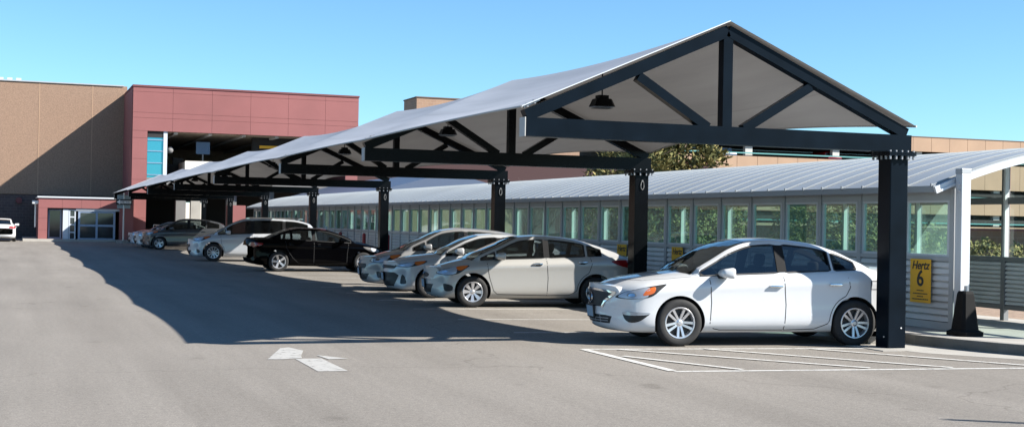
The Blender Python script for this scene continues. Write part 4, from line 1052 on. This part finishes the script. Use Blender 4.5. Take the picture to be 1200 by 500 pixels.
    for sg in (1, -1):
        p = sn.pt(mx, mz-.03, 'side', sg, 0); bm = B()
        bmesh.ops.create_cube(bm, size=1, matrix=Matrix.Translation((mx-.03, p.y+sg*.15, mz+.02)) @ Matrix.Diagonal((.20, .30, .185, 1)))
        for v in bm.verts:
            if v.co.x > mx-.03: v.co.z = mz+.02+(v.co.z-mz-.02)*.62; v.co.y = (p.y+sg*.13)+(v.co.y-p.y-sg*.13)*.8
            if abs(v.co.y) < abs(p.y+sg*.1): v.co.z = mz+.0+(v.co.z-mz)*.75
        bmesh.ops.bevel(bm, geom=bm.edges[:], offset=.055, segments=4, affect='EDGES', profile=.5)
        mo = link('mirror', bm, sp.get('mirrormat', paint), t, 60)
        bm = B(); beam(bm, (mx+.03, p.y-sg*.02, mz-.05), (mx-.01, p.y+sg*.12, mz-.015), .05, .06, Vector((1, 0, 0))); link('mirror_foot', bm, 'trim_black', mo)
        bm = B(); box(bm, (mx-.113, p.y+sg*.15, mz+.02), (.004, .19, .11)); link('mirror_glass', bm, 'chrome', mo)
    # lamps
    for nm, key, mode in (('headlight', 'head', 'diag'), ('fog_light', 'fog', 'diag'), ('tail_light', 'tail', 'rdiag')):
        if key in sp:
            for sg in (1, -1):
                base = None
                for j, (pm, outl, of) in enumerate(sp[key]):
                    o = link(nm if j == 0 else ('lens' if pm != 'lamp_amber' else 'amber_reflector'), sn.patch(smooth_closed(outl, 3) if len(outl) > 3 else outl, mode, sg, of, .05, .02), pm, t if j == 0 else base, 40)
                    base = base or o
    for nm, mode, pm, outl, of in sp.get('front', []):
        link(nm, sn.patch(outl, mode, 1, of, .07, .02), pm, t, 35)
    for nm, mode, pm, lines in sp.get('slats', []):
        link(nm, merge(*[sn.ribbon(l, mode, 1, wd, of) for l, wd, of in lines]), pm, t)
    if 'badge' in sp:
        bz, br = sp['badge']; p = sn.pt(0, bz, 'front', 1, .022); bm = B()
        for k in range(20):
            a0, a1 = 2*math.pi*k/20, 2*math.pi*(k+1)/20; cyl(bm, p+Vector((0, br*math.cos(a0), br*math.sin(a0))), p+Vector((0, br*math.cos(a1), br*math.sin(a1))), .011, 6)
        box(bm, p, (.015, br*2.35, .026)); link('badge', bm, 'chrome', t, 50)
    if 'badge_oval' in sp:
        bz, br = sp['badge_oval']; p = sn.pt(0, bz, 'front', 1, .012); bm = B()
        for k in range(20):
            a0, a1 = 2*math.pi*k/20, 2*math.pi*(k+1)/20; cyl(bm, p+Vector((0, br*math.cos(a0), .55*br*math.sin(a0))), p+Vector((0, br*math.cos(a1), .55*br*math.sin(a1))), .008, 6)
        link('badge', bm, 'chrome', t, 50)
    for end in ('fplate', 'rplate'):
        if end in sp:
            pz, pm = sp[end]; md = 'front' if end[0] == 'f' else 'rear'; d = 1 if end[0] == 'f' else -1; p = sn.pt(0, pz, md, 1, .02); bm = B(); tilt = Matrix.Rotation(R(d*6), 4, 'Y')
            box(bm, p, (.018, .34, .19), tilt, bevel=.006); pf = link('plate_frame', bm, 'trim_black', t); bm = B(); box(bm, p+Vector((d*.0105, 0, 0)), (.004, .305, .152), tilt); link('licence_plate', bm, pm, pf)
    # wheels
    for ax in (c.axf, c.axr):
        for sg in (1, -1):
            wheel(t, (ax, sg*(hw-.10), rad), rad, sp['wheel'], sg > 0, rimr=sp.get('rimr'))
    # interior
    if sp.get('open', True):
        sx = sp.get('seatx', .0); sc_ = sp.get('seatmat', 'seat_cloth')
        for sg in (.37, -.37):
            bm = B(); box(bm, (sx-.02, sg, .52), (.52, .50, .16), bevel=.05); box(bm, (sx-.33, sg, .82), (.15, .48, .62), Matrix.Rotation(R(-14), 4, 'Y'), bevel=.05); st0 = link('seat', bm, sc_, t, 50)
            bm = B(); box(bm, (sx-.43, sg, 1.21+sp.get('hr', 0)), (.11, .27, .19), Matrix.Rotation(R(-10), 4, 'Y'), bevel=.045); [cyl(bm, (sx-.42, sg+d, 1.08), (sx-.42, sg+d, 1.16+sp.get('hr', 0)), .009, 6) for d in (-.06, .06)]; link('headrest', bm, sc_, st0, 50)
        bm = B(); box(bm, (sx-.95, 0, .52), (.5, 1.25, .18), bevel=.05); box(bm, (sx-1.24, 0, .80), (.15, 1.25, .55), Matrix.Rotation(R(-18), 4, 'Y'), bevel=.05); st1 = link('rear_bench', bm, sc_, t, 50)
        for sg in (.38, -.38): bm = B(); box(bm, (sx-1.33, sg, 1.12+sp.get('hr', 0)*.8), (.10, .26, .15), bevel=.04); link('headrest', bm, sc_, st1, 50)
        bm = B(); box(bm, (sx+.92, 0, .80), (.42, 1.36, .26), bevel=.08); dsh = link('dashboard', bm, 'cabin_dark', t, 50)
        bm = B(); lathe(bm, [(.18+.016*math.cos(a), .016*math.sin(a)) for a in [2*math.pi*k/8 for k in range(8)]], 24, 'Z', closed=True); box(bm, (0, 0, 0), (.34, .035, .02)); box(bm, (0, 0, -.02), (.11, .11, .04), bevel=.015)
        o = link('steering_wheel', bm, 'trim_black', t, 50); o.location = (sx+.56, .37, .93); o.rotation_euler = (0, R(-62), 0)
    for pr in sp.get('extras', []): pr(t, c, sn)
    t.location = loc_w; t.rotation_euler = (0, 0, rz)
    return t

def sedan(L0, L1, wb, W, ht, **k):
    """generic three box sedan; nose at L1, tail at L0"""
    s_ = ht/1.47; hb = k.get('hb', 0)
    d = dict(wb=wb, rad=.322, track=W-.005, name='parked_car',
        zb=[(L0, .44), (L0+.05, .31), (L0+.25, .235), (L0+.6, .195), (L1-.5, .175), (L1-.18, .185), (L1-.05, .235), (L1, .36)],
        zs=[(L0, .80), (L0+.05, .93), (L0+.22, 1.0), (-1.55, 1.03), (-1.0, 1.01), (0, .965), (.9, .925), (1.45, .87), (L1-.38, .785), (L1-.14, .715), (L1-.04, .63), (L1, .54)],
        zc=[(L0, .84), (L0+.05, 1.0), (L0+.16, 1.075), (-1.75, 1.095), (-1.0, 1.07), (0, 1.02), (1.1, 1.005), (1.5, .96), (L1-.38, .875), (L1-.14, .785), (L1-.04, .67), (L1, .56)],
        zr=[(-1.85, 1.09), (-1.55, 1.19), (-1.15, 1.345), (-.7, 1.44), (-.2, ht), (.15, ht-.02), (.5, 1.355*s_), (.8, 1.21), (1.22, 1.0)],
        wr=[(-1.9, .68), (-1.3, .60), (-.5, .585), (.1, .595), (.6, .675), (1.25, .78)],
        w=[(L0, W*.80), (L0+.08, W*.92), (L0+.3, W*.975), (-1.4, W*.995), (0, W), (1.4, W*.995), (L1-.45, W*.97), (L1-.12, W*.93), (L1-.03, W*.88), (L1, W*.82)],
        cav=(-1.75, 1.12), ws=(1.13, .26), rs=(-1.72, -1.02), dlo=[(-1.40, -1.06), (-.99, -.29), (-.17, 1.02)], bpillar=[(-.30, -.16)], mirror=(.72, 1.03), wheel=(5, .03, .03, .13),
        handles=[(-.10, .865), (-1.03, .895)])
    d.update(k); zs_ = d.get('zscale', 1)
    if zs_ != 1:
        for q in ('zb', 'zs', 'zc', 'zr'): d[q] = [(a, b*zs_) for a, b in d[q]]
        d['rad'] *= zs_*.99
    return d

# --- white sedan -------------------------------------------------------------
WB = 2.70
head_w = [('lamp_reflector', [(.60, .775), (.70, .845), (.95, .865), (.66, .795), (.60, .69), (.42, .655), (.10, .66), (-.02, .70), (.25, .765)], .006)]
q2 = math.sqrt(2)
def D(x, y): return (x-y)/q2
def Rd(x, y): return (x+y)/q2
def dg(*p): return [(D(x, y), z) for x, y, z in p]
white = sedan(-2.34, 2.39, WB, .915, 1.475, zscale=1.055, paint='paint_white', frame=.055, bowf=.34, seatx=.05, handlemat='chrome', recess='paint_white',
    wheel=(5, .030, .036, .21), rimr=.222, arch=.036,
    seams=[[(.90, .95), (.88, .62), (.90, .33), (.84, .255), (.74, .235), (-.23, .235)], [(-.23, 1.0), (-.26, .6), (-.24, .235)], [(-.24, .235), (-.72, .25), (-.92, .33), (-1.05, .52), (-1.2, .72), (-1.27, .86), (-1.24, 1.0)], [(-1.60, .95), (-1.60, .83), (-1.78, .83), (-1.78, .95), (-1.60, .95)]],
    tseams=[[(2.02, .0), (1.98, .35), (1.84, .62), (1.5, .745), (1.15, .78)], [(2.02, .0), (1.98, -.35), (1.84, -.62), (1.5, -.745), (1.15, -.78)]],
    head=[('trim_black', dg((2.16, .52, .675), (2.10, .63, .745), (1.95, .74, .795), (1.62, .84, .868), (1.54, .86, .874), (1.62, .87, .80), (1.72, .87, .72), (1.84, .86, .685), (2.02, .76, .66)), .005),
          ('lamp_reflector', dg((2.12, .56, .685), (2.06, .66, .755), (1.92, .76, .795), (1.76, .82, .825), (1.80, .85, .70), (2.0, .77, .668)), .010),
          ('alu_dark', dg((2.02, .67, .705), (1.995, .69, .74), (1.935, .74, .745), (1.91, .765, .712), (1.96, .74, .69)), .013),
          ('chrome', dg((2.005, .69, .705), (1.985, .71, .735), (1.945, .745, .735), (1.93, .76, .71), (1.96, .745, .695)), .016),
          ('lamp_amber', dg((1.85, .825, .715), (1.80, .84, .80), (1.715, .855, .835), (1.70, .87, .80), (1.74, .875, .745)), .011)],
    fog=[('trim_black', dg((2.08, .67, .475), (1.80, .86, .475), (1.82, .86, .42), (1.92, .81, .345), (2.03, .73, .335), (2.09, .66, .40)), .004),
         ('lamp_reflector', dg((2.085, .665, .478), (1.80, .862, .478), (1.82, .86, .445), (2.0, .74, .432), (2.09, .66, .44)), .009)],
    front=[('grille', 'front', 'trim_black', [(-.56, .735), (-.38, .61), (-.33, .53), (.33, .53), (.38, .61), (.56, .735), (.3, .765), (0, .772), (-.3, .765)], .005),
           ('lower_grille', 'front', 'trim_black', [(-.52, .40), (-.48, .30), (.48, .30), (.52, .40), (.4, .415), (-.4, .415)], .004)],
    slats=[('grille_bars', 'front', 'chrome', [([(-.58, .745), (-.28, .772), (0, .78), (.28, .772), (.58, .745)], .03, .016), ([(-.56, .735), (-.39, .61), (-.34, .525)], .034, .014), ([(.56, .735), (.39, .61), (.34, .525)], .034, .014)]),
           ('grille_slats', 'front', 'rim_dark', [([(-.38+.03*j, .685-.04*j), (.38-.03*j, .685-.04*j)], .008, .010) for j in range(4)]),
           ('lower_slats', 'front', 'alu_grey', [([(-.47, .372), (.47, .372)], .010, .010), ([(-.46, .335), (.46, .335)], .010, .010)]+[([(x, .41), (x, .302)], .010, .011) for x in (-.3, -.15, .15, .3)])],
    badge=(.645, .075), fplate=(.45, 'plate'),
    tail=[('lamp_red', [(Rd(-2.42, .60), .90), (Rd(-2.30, .80), .97), (Rd(-2.0, .90), .98), (Rd(-2.08, .90), .88), (Rd(-2.36, .74), .82)], .006)])
F1 = Vector((9.06, 17.93, 0)); R1 = Vector((11.81, 17.555, 0))
HEAD = math.atan2(.135, -.991)
CARS = [build_car(white, 'white four door sedan parked nose out under the front truss, nearest the camera', 'car', (F1+R1)/2+Vector((-.085, -.10, .0)), HEAD)]

def mk(paint, L0, L1, W, wb, ht, zt=.80, zl=.66, back=.80, **k):
    """fill in lamps, grille, seams for a generic car"""
    A = lambda *p: dg(*[(L1-a, W*b, z) for a, b, z in p])
    d = dict(paint=paint,
        head=[('trim_black', A((.20, .56, zl+.02), (.27, .70, zt-.055), (.42, .83, zt-.02), (back, .94, zt+.035), (back-.06, .955, zt-.04), (.55, .94, zl+.01), (.34, .82, zl-.012)), .004),
              ('lamp_reflector', A((.215, .59, zl+.03), (.28, .71, zt-.065), (.42, .83, zt-.035), (back-.24, .90, zt), (.54, .93, zl+.025), (.34, .82, zl+.0)), .009),
              ('chrome', A((.31, .71, zl+.04), (.34, .74, zt-.085), (.40, .79, zt-.08), (.42, .82, zl+.055), (.37, .79, zl+.035)), .012),
              ('lamp_amber', A((back-.24, .905, zt-.005), (back-.03, .94, zt+.027), (back-.07, .955, zt-.03), (back-.19, .955, zt-.07)), .011)],
        fog=[('trim_black', A((.30, .80, .47), (.45, .93, .44), (.46, .93, .34), (.34, .84, .33)), .004)],
        front=[('grille', 'front', 'trim_black', [(-.42, .60), (-.36, .54), (.36, .54), (.42, .60), (.38, .66), (-.38, .66)], .005), ('lower_grille', 'front', 'trim_black', [(-.50, .42), (-.42, .27), (.42, .27), (.50, .42)], .005)],
        fplate=(.46, 'plate'), badge_oval=(.665, .07))
    d.update(k); return sedan(L0, L1, wb, W, ht, **d)

def put(spec, label, cat, contact, heading, near_axle='f', group=None, z=0):
    """contact: ground point of the near side wheel, front or rear"""
    h = Vector((math.cos(heading), math.sin(heading), 0)); side = Vector((-h.y, h.x, 0))
    if side.y > 0: side = -side                      # toward the camera row side
    a = Vector((*contact, 0))-side*(spec['track']-.03); mid = a-h*spec['wb']/2 if near_axle == 'f' else a+h*spec['wb']/2
    mid.z = z
    return build_car(spec, label, cat, mid, heading, group)

G_ = None
# champagne sedan, short deck
champ = mk('paint_champagne', -2.24, 2.14, .855, 2.57, 1.475, zt=.81, zl=.655, back=.78, bowf=.30, frame=.05, handlemat='chrome', seatmat='seat_beige', trimw=.012,
    zr=[(-2.08, 1.075), (-1.7, 1.20), (-1.2, 1.35), (-.7, 1.44), (-.15, 1.475), (.25, 1.445), (.7, 1.27), (1.38, .985)],
    zs=[(-2.24, .80), (-2.19, .93), (-2.02, 1.01), (-1.55, 1.03), (-1.0, 1.01), (0, .965), (.9, .93), (1.4, .875), (1.76, .77), (2.0, .70), (2.1, .63), (2.14, .54)],
    zc=[(-2.24, .84), (-2.19, 1.0), (-2.08, 1.07), (-1.75, 1.085), (-1.0, 1.07), (0, 1.02), (1.25, .985), (1.5, .93), (1.76, .85), (2.0, .755), (2.1, .67), (2.14, .56)],
    wr=[(-2.1, .66), (-1.4, .575), (-.5, .56), (.15, .575), (.7, .665), (1.4, .75)], cav=(-1.85, 1.25), ws=(1.28, .34), rs=(-1.95, -1.15),
    dlo=[(-1.42, -1.13), (-1.06, -.30), (-.20, .78), (.83, 1.12)], bpillar=[(-.31, -.19)], mirror=(.78, 1.02), wheel=(8, .035, .075, 0), rimr=.205, rad=.315,
    seams=[[(1.0, .93), (.95, .62), (.86, .34), (.78, .27), (-.25, .25)], [(-.24, 1.0), (-.27, .6), (-.25, .25)], [(-.25, .25), (-.72, .26), (-.9, .36), (-1.03, .55), (-1.15, .75), (-1.2, .9), (-1.17, 1.02)]], handles=[(-.05, .88), (-1.0, .92)],
    front=[('grille', 'front', 'trim_black', smooth_closed([(-.30, .64), (-.2, .585), (.2, .585), (.30, .64), (.18, .68), (-.18, .68)], 3), .005), ('lower_grille', 'front', 'trim_black', [(-.46, .45), (-.36, .28), (.36, .28), (.46, .45)], .005)],
    tail=[('lamp_red', [(Rd(-2.16, .62), .86), (Rd(-2.05, .76), .98), (Rd(-1.66, .85), .965), (Rd(-1.75, .85), .89), (Rd(-2.02, .78), .82)], .006)])
put(champ, 'champagne sedan with white wheel covers, first car behind the white sedan', 'car', (8.68, 25.45), HEAD)
# silver sedan with black grille
silv = mk('paint_silver', -2.32, 2.32, .885, 2.70, 1.465, zt=.80, zl=.69, back=.86, bowf=.42, wheel=(5, .05, .09, 0), rimr=.21,
    front=[('grille', 'front', 'trim_black', [(-.55, .70), (-.5, .645), (.5, .645), (.55, .70), (.4, .72), (-.4, .72)], .005), ('lower_grille', 'front', 'trim_black', [(-.60, .50), (-.50, .25), (.50, .25), (.60, .50), (.5, .56), (-.5, .56)], .005)],
    seams=champ['seams'], mirror=(.78, 1.04))
silv['fog'] = [('trim_black', dg((2.02, .70, .52), (1.93, .78, .40), (1.95, .80, .32), (2.06, .68, .32)), .005)]
put(silv, 'silver sedan with black lower grille between the champagne sedan and the grey hatchback', 'car', (8.78, 28.6), HEAD)
# pewter hatchback
hatch = mk('paint_grey', -2.05, 2.36, .89, 2.72, 1.57, zt=.86, zl=.70, back=.90, bowf=.42, wheel=(7, .04, .06, 0), rimr=.21,
    zr=[(-2.0, 1.12), (-1.85, 1.30), (-1.5, 1.43), (-.8, 1.54), (-.1, 1.57), (.35, 1.52), (.85, 1.30), (1.45, 1.035)],
    zs=[(-2.05, .85), (-2.02, .98), (-1.9, 1.07), (-1.4, 1.08), (-.5, 1.04), (.4, 1.0), (1.2, .95), (1.6, .88), (2.0, .78), (2.24, .70), (2.32, .63), (2.36, .54)],
    zc=[(-2.05, .88), (-2.02, 1.03), (-1.95, 1.12), (-1.4, 1.12), (0, 1.07), (1.3, 1.04), (1.6, .98), (2.0, .86), (2.24, .765), (2.32, .68), (2.36, .56)],
    wr=[(-2.0, .70), (-1.4, .62), (-.4, .59), (.3, .60), (.85, .69), (1.5, .79)], cav=(-1.8, 1.3), ws=(1.36, .42), dlo=[(-1.6, -1.1), (-1.03, -.22), (-.14, .8), (.86, 1.15)], bpillar=[(-.23, -.13)], mirror=(.85, 1.07))
hatch.pop('rs', None)
put(hatch, 'pewter grey hatchback with orange lamp corners, third in the cluster before the black sedan', 'car', (8.95, 31.4), HEAD)
# black sedan, nose in
bmw = mk('paint_black', -2.44, 2.19, .905, 2.81, 1.43, wheel=(5, .055, .075, 0), rimr=.225, rad=.325, trimw=.012, seatmat='seat_cloth', bowr=.26,
    dlo=[(-1.34, -1.02), (-.95, -.30), (-.2, .98)], bpillar=[(-.31, -.19)], seams=[[(.9, .92), (.85, .6), (.84, .28), (-.2, .25)], [(-.25, 1.0), (-.26, .25)], [(-.25, .25), (-.75, .27), (-.95, .45), (-1.15, .75), (-1.2, 1.0)]],
    tail=[('lamp_red', [(Rd(-2.37, .55), .80), (Rd(-2.33, .62), .93), (Rd(-2.1, .86), .93), (Rd(-1.93, .90), .90), (Rd(-2.05, .89), .83), (Rd(-2.26, .8), .79)], .006)], rplate=(.66, 'plate_yellow'), handles=[(-.08, .88), (-1.02, .90)], roofpaint='roof_red', roofx=(-1.0, .2), roofw=-.03)
bmw['head'] = bmw['head'][:-1]
bmw['slats'] = [('rear_bumper_trim', 'rear', 'trim_black', [([(-.62, .34), (.62, .34)], .12, .004)])]
put(bmw, 'black sedan parked nose in with five spoke wheels and red tail lights', 'car', (8.12, 43.4), R(-1.5), 'r')
# minivan
van = mk('paint_blueSilver', -2.60, 2.52, .99, 3.06, 1.73, zt=.95, zl=.80, back=.85, bowf=.42, wheel=(10, .03, .04, 0), rimr=.23, rad=.35, arch=.06,
    zr=[(-2.55, 1.15), (-2.42, 1.38), (-2.2, 1.56), (-1.5, 1.70), (-.5, 1.73), (.25, 1.70), (.75, 1.55), (1.2, 1.31), (1.62, 1.10)],
    zs=[(-2.60, .85), (-2.56, 1.0), (-2.4, 1.10), (-1.5, 1.11), (-.4, 1.09), (.6, 1.06), (1.3, 1.02), (1.8, .94), (2.2, .85), (2.4, .77), (2.48, .70), (2.52, .58)],
    zc=[(-2.60, .9), (-2.56, 1.06), (-2.45, 1.15), (-1.5, 1.15), (0, 1.13), (1.45, 1.105), (1.8, 1.04), (2.2, .93), (2.4, .83), (2.48, .74), (2.52, .60)],
    wr=[(-2.5, .80), (-1.5, .74), (-.2, .72), (.4, .73), (1.1, .80), (1.7, .88)], cav=(-2.3, 1.5), ws=(1.52, .52), dlo=[(-2.15, -1.25), (-1.17, -.02), (.08, 1.02), (1.08, 1.35)], bpillar=[(-1.27, -1.15), (-.04, .1)], privacy=True,
    mirror=(1.0, 1.13), seatx=.55, hr=.16, handles=[(.2, .97), (-.15, .97)], seams=[[(1.25, 1.0), (1.2, .6), (1.05, .3), (.1, .27)], [(.03, 1.1), (.02, .27)], [(.02, .27), (-1.15, .3), (-1.25, .6), (-1.22, 1.1)]])
van.pop('rs', None)
def rails(t, c, sn):
    for sg in (1, -1):
        bm = B(); cyl(bm, (.2, sg*.66, 1.745), (-1.9, sg*.66, 1.735), .02, 8)
        for x in (.2, -.8, -1.9): box(bm, (x, sg*.66, 1.715), (.12, .04, .05), bevel=.01)
        link('roof_rail', bm, 'chrome', t)
van['extras'] = [rails]
put(van, 'pale silver minivan with roof rails parked nose out behind the black sedan', 'minivan', (7.40, 53.4), HEAD)
# dark crossover
suvd = mk('paint_dark', -2.22, 2.20, .925, 2.64, 1.64, zt=.93, zl=.80, back=.84, bowf=.40, wheel=(5, .035, .045, .17), rimr=.225, rad=.345, arch=.06,
    zr=[(-2.12, 1.16), (-1.95, 1.36), (-1.6, 1.50), (-.8, 1.62), (-.1, 1.64), (.3, 1.60), (.75, 1.38), (1.3, 1.09)],
    zs=[(-2.22, .9), (-2.18, 1.03), (-2.05, 1.12), (-1.5, 1.13), (-.5, 1.08), (.5, 1.04), (1.1, 1.0), (1.5, .94), (1.9, .86), (2.1, .76), (2.17, .68), (2.20, .58)],
    zc=[(-2.22, .94), (-2.18, 1.08), (-2.08, 1.16), (-1.5, 1.16), (0, 1.11), (1.15, 1.085), (1.5, 1.03), (1.9, .93), (2.1, .82), (2.17, .72), (2.20, .60)],
    wr=[(-2.1, .70), (-1.5, .64), (-.4, .62), (.2, .63), (.75, .71), (1.35, .82)], cav=(-1.9, 1.15), ws=(1.2, .36), dlo=[(-1.72, -1.1), (-1.03, -.2), (-.12, .98)], bpillar=[(-.22, -.10)], mirror=(.72, 1.1), handles=[(-.05, .97), (-.95, .99)], privacy=False)
suvd.pop('rs', None)
put(suvd, 'dark grey crossover parked nose out beyond the minivan', 'suv', (7.12, 71.5), HEAD)
pale = mk('paint_pale', -2.40, 2.36, .905, 2.76, 1.46, wheel=(9, .03, .04, 0), rimr=.22, bowf=.42)
put(pale, 'pale blue silver sedan, farthest of the nose out row beside the one way sign', 'car', (6.95, 77.2), HEAD)
dark2 = mk('paint_silver', -2.30, 2.28, .89, 2.70, 1.45, wheel=(6, .04, .06, 0), rimr=.215, bowf=.42)
put(dark2, 'silver sedan almost hidden between the dark crossover and the pale blue sedan', 'car', (7.0, 74.4), HEAD)
# white car at far left, tail toward the camera
farw = mk('paint_white', -2.40, 2.30, .90, 2.72, 1.46, wheel=(5, .05, .07, 0), rimr=.21, tail=[('lamp_red', [(Rd(-2.37, .50), .82), (Rd(-2.33, .60), .97), (Rd(-2.05, .84), .97), (Rd(-2.2, .80), .82)], .006)], rplate=(.62, 'plate'))
build_car(farw, 'white sedan seen from behind at the far left by the brick wall', 'car', Vector((-.72, 91.2, 0)), R(90))
# precast wheel stops
for i, (x, y, nm) in enumerate(((12.22, 17.75, 'behind the rear wheels of the white sedan'), (12.0, 20.4, 'in the empty stall beside the white sedan'), (11.75, 23.2, 'in the empty stall before the champagne sedan'))):
    t = thing('wheel_stop', 'concrete wheel stop '+nm, 'wheel stop', (x, y, .004), HEAD, 'concrete wheel stops')
    bm = B(); vs_ = [[bm.verts.new((px, yy, pz)) for px, pz in ((-.08, 0), (-.08, .05), (-.05, .105), (.05, .105), (.08, .05), (.08, 0))] for yy in (-.9, .9)]
    for k in range(6): bm.faces.new((vs_[0][k], vs_[0][(k+1) % 6], vs_[1][(k+1) % 6], vs_[1][k]))
    bm.faces.new(vs_[0][::-1]); bm.faces.new(vs_[1]); bmesh.ops.recalc_face_normals(bm, faces=bm.faces); link('block', bm, 'kerb_concrete', t)
    for yy in (-.6, .6): bm = B(); cyl(bm, (0, yy, .1), (0, yy, .112), .02, 8); link('anchor_pin', bm, 'galv', t)
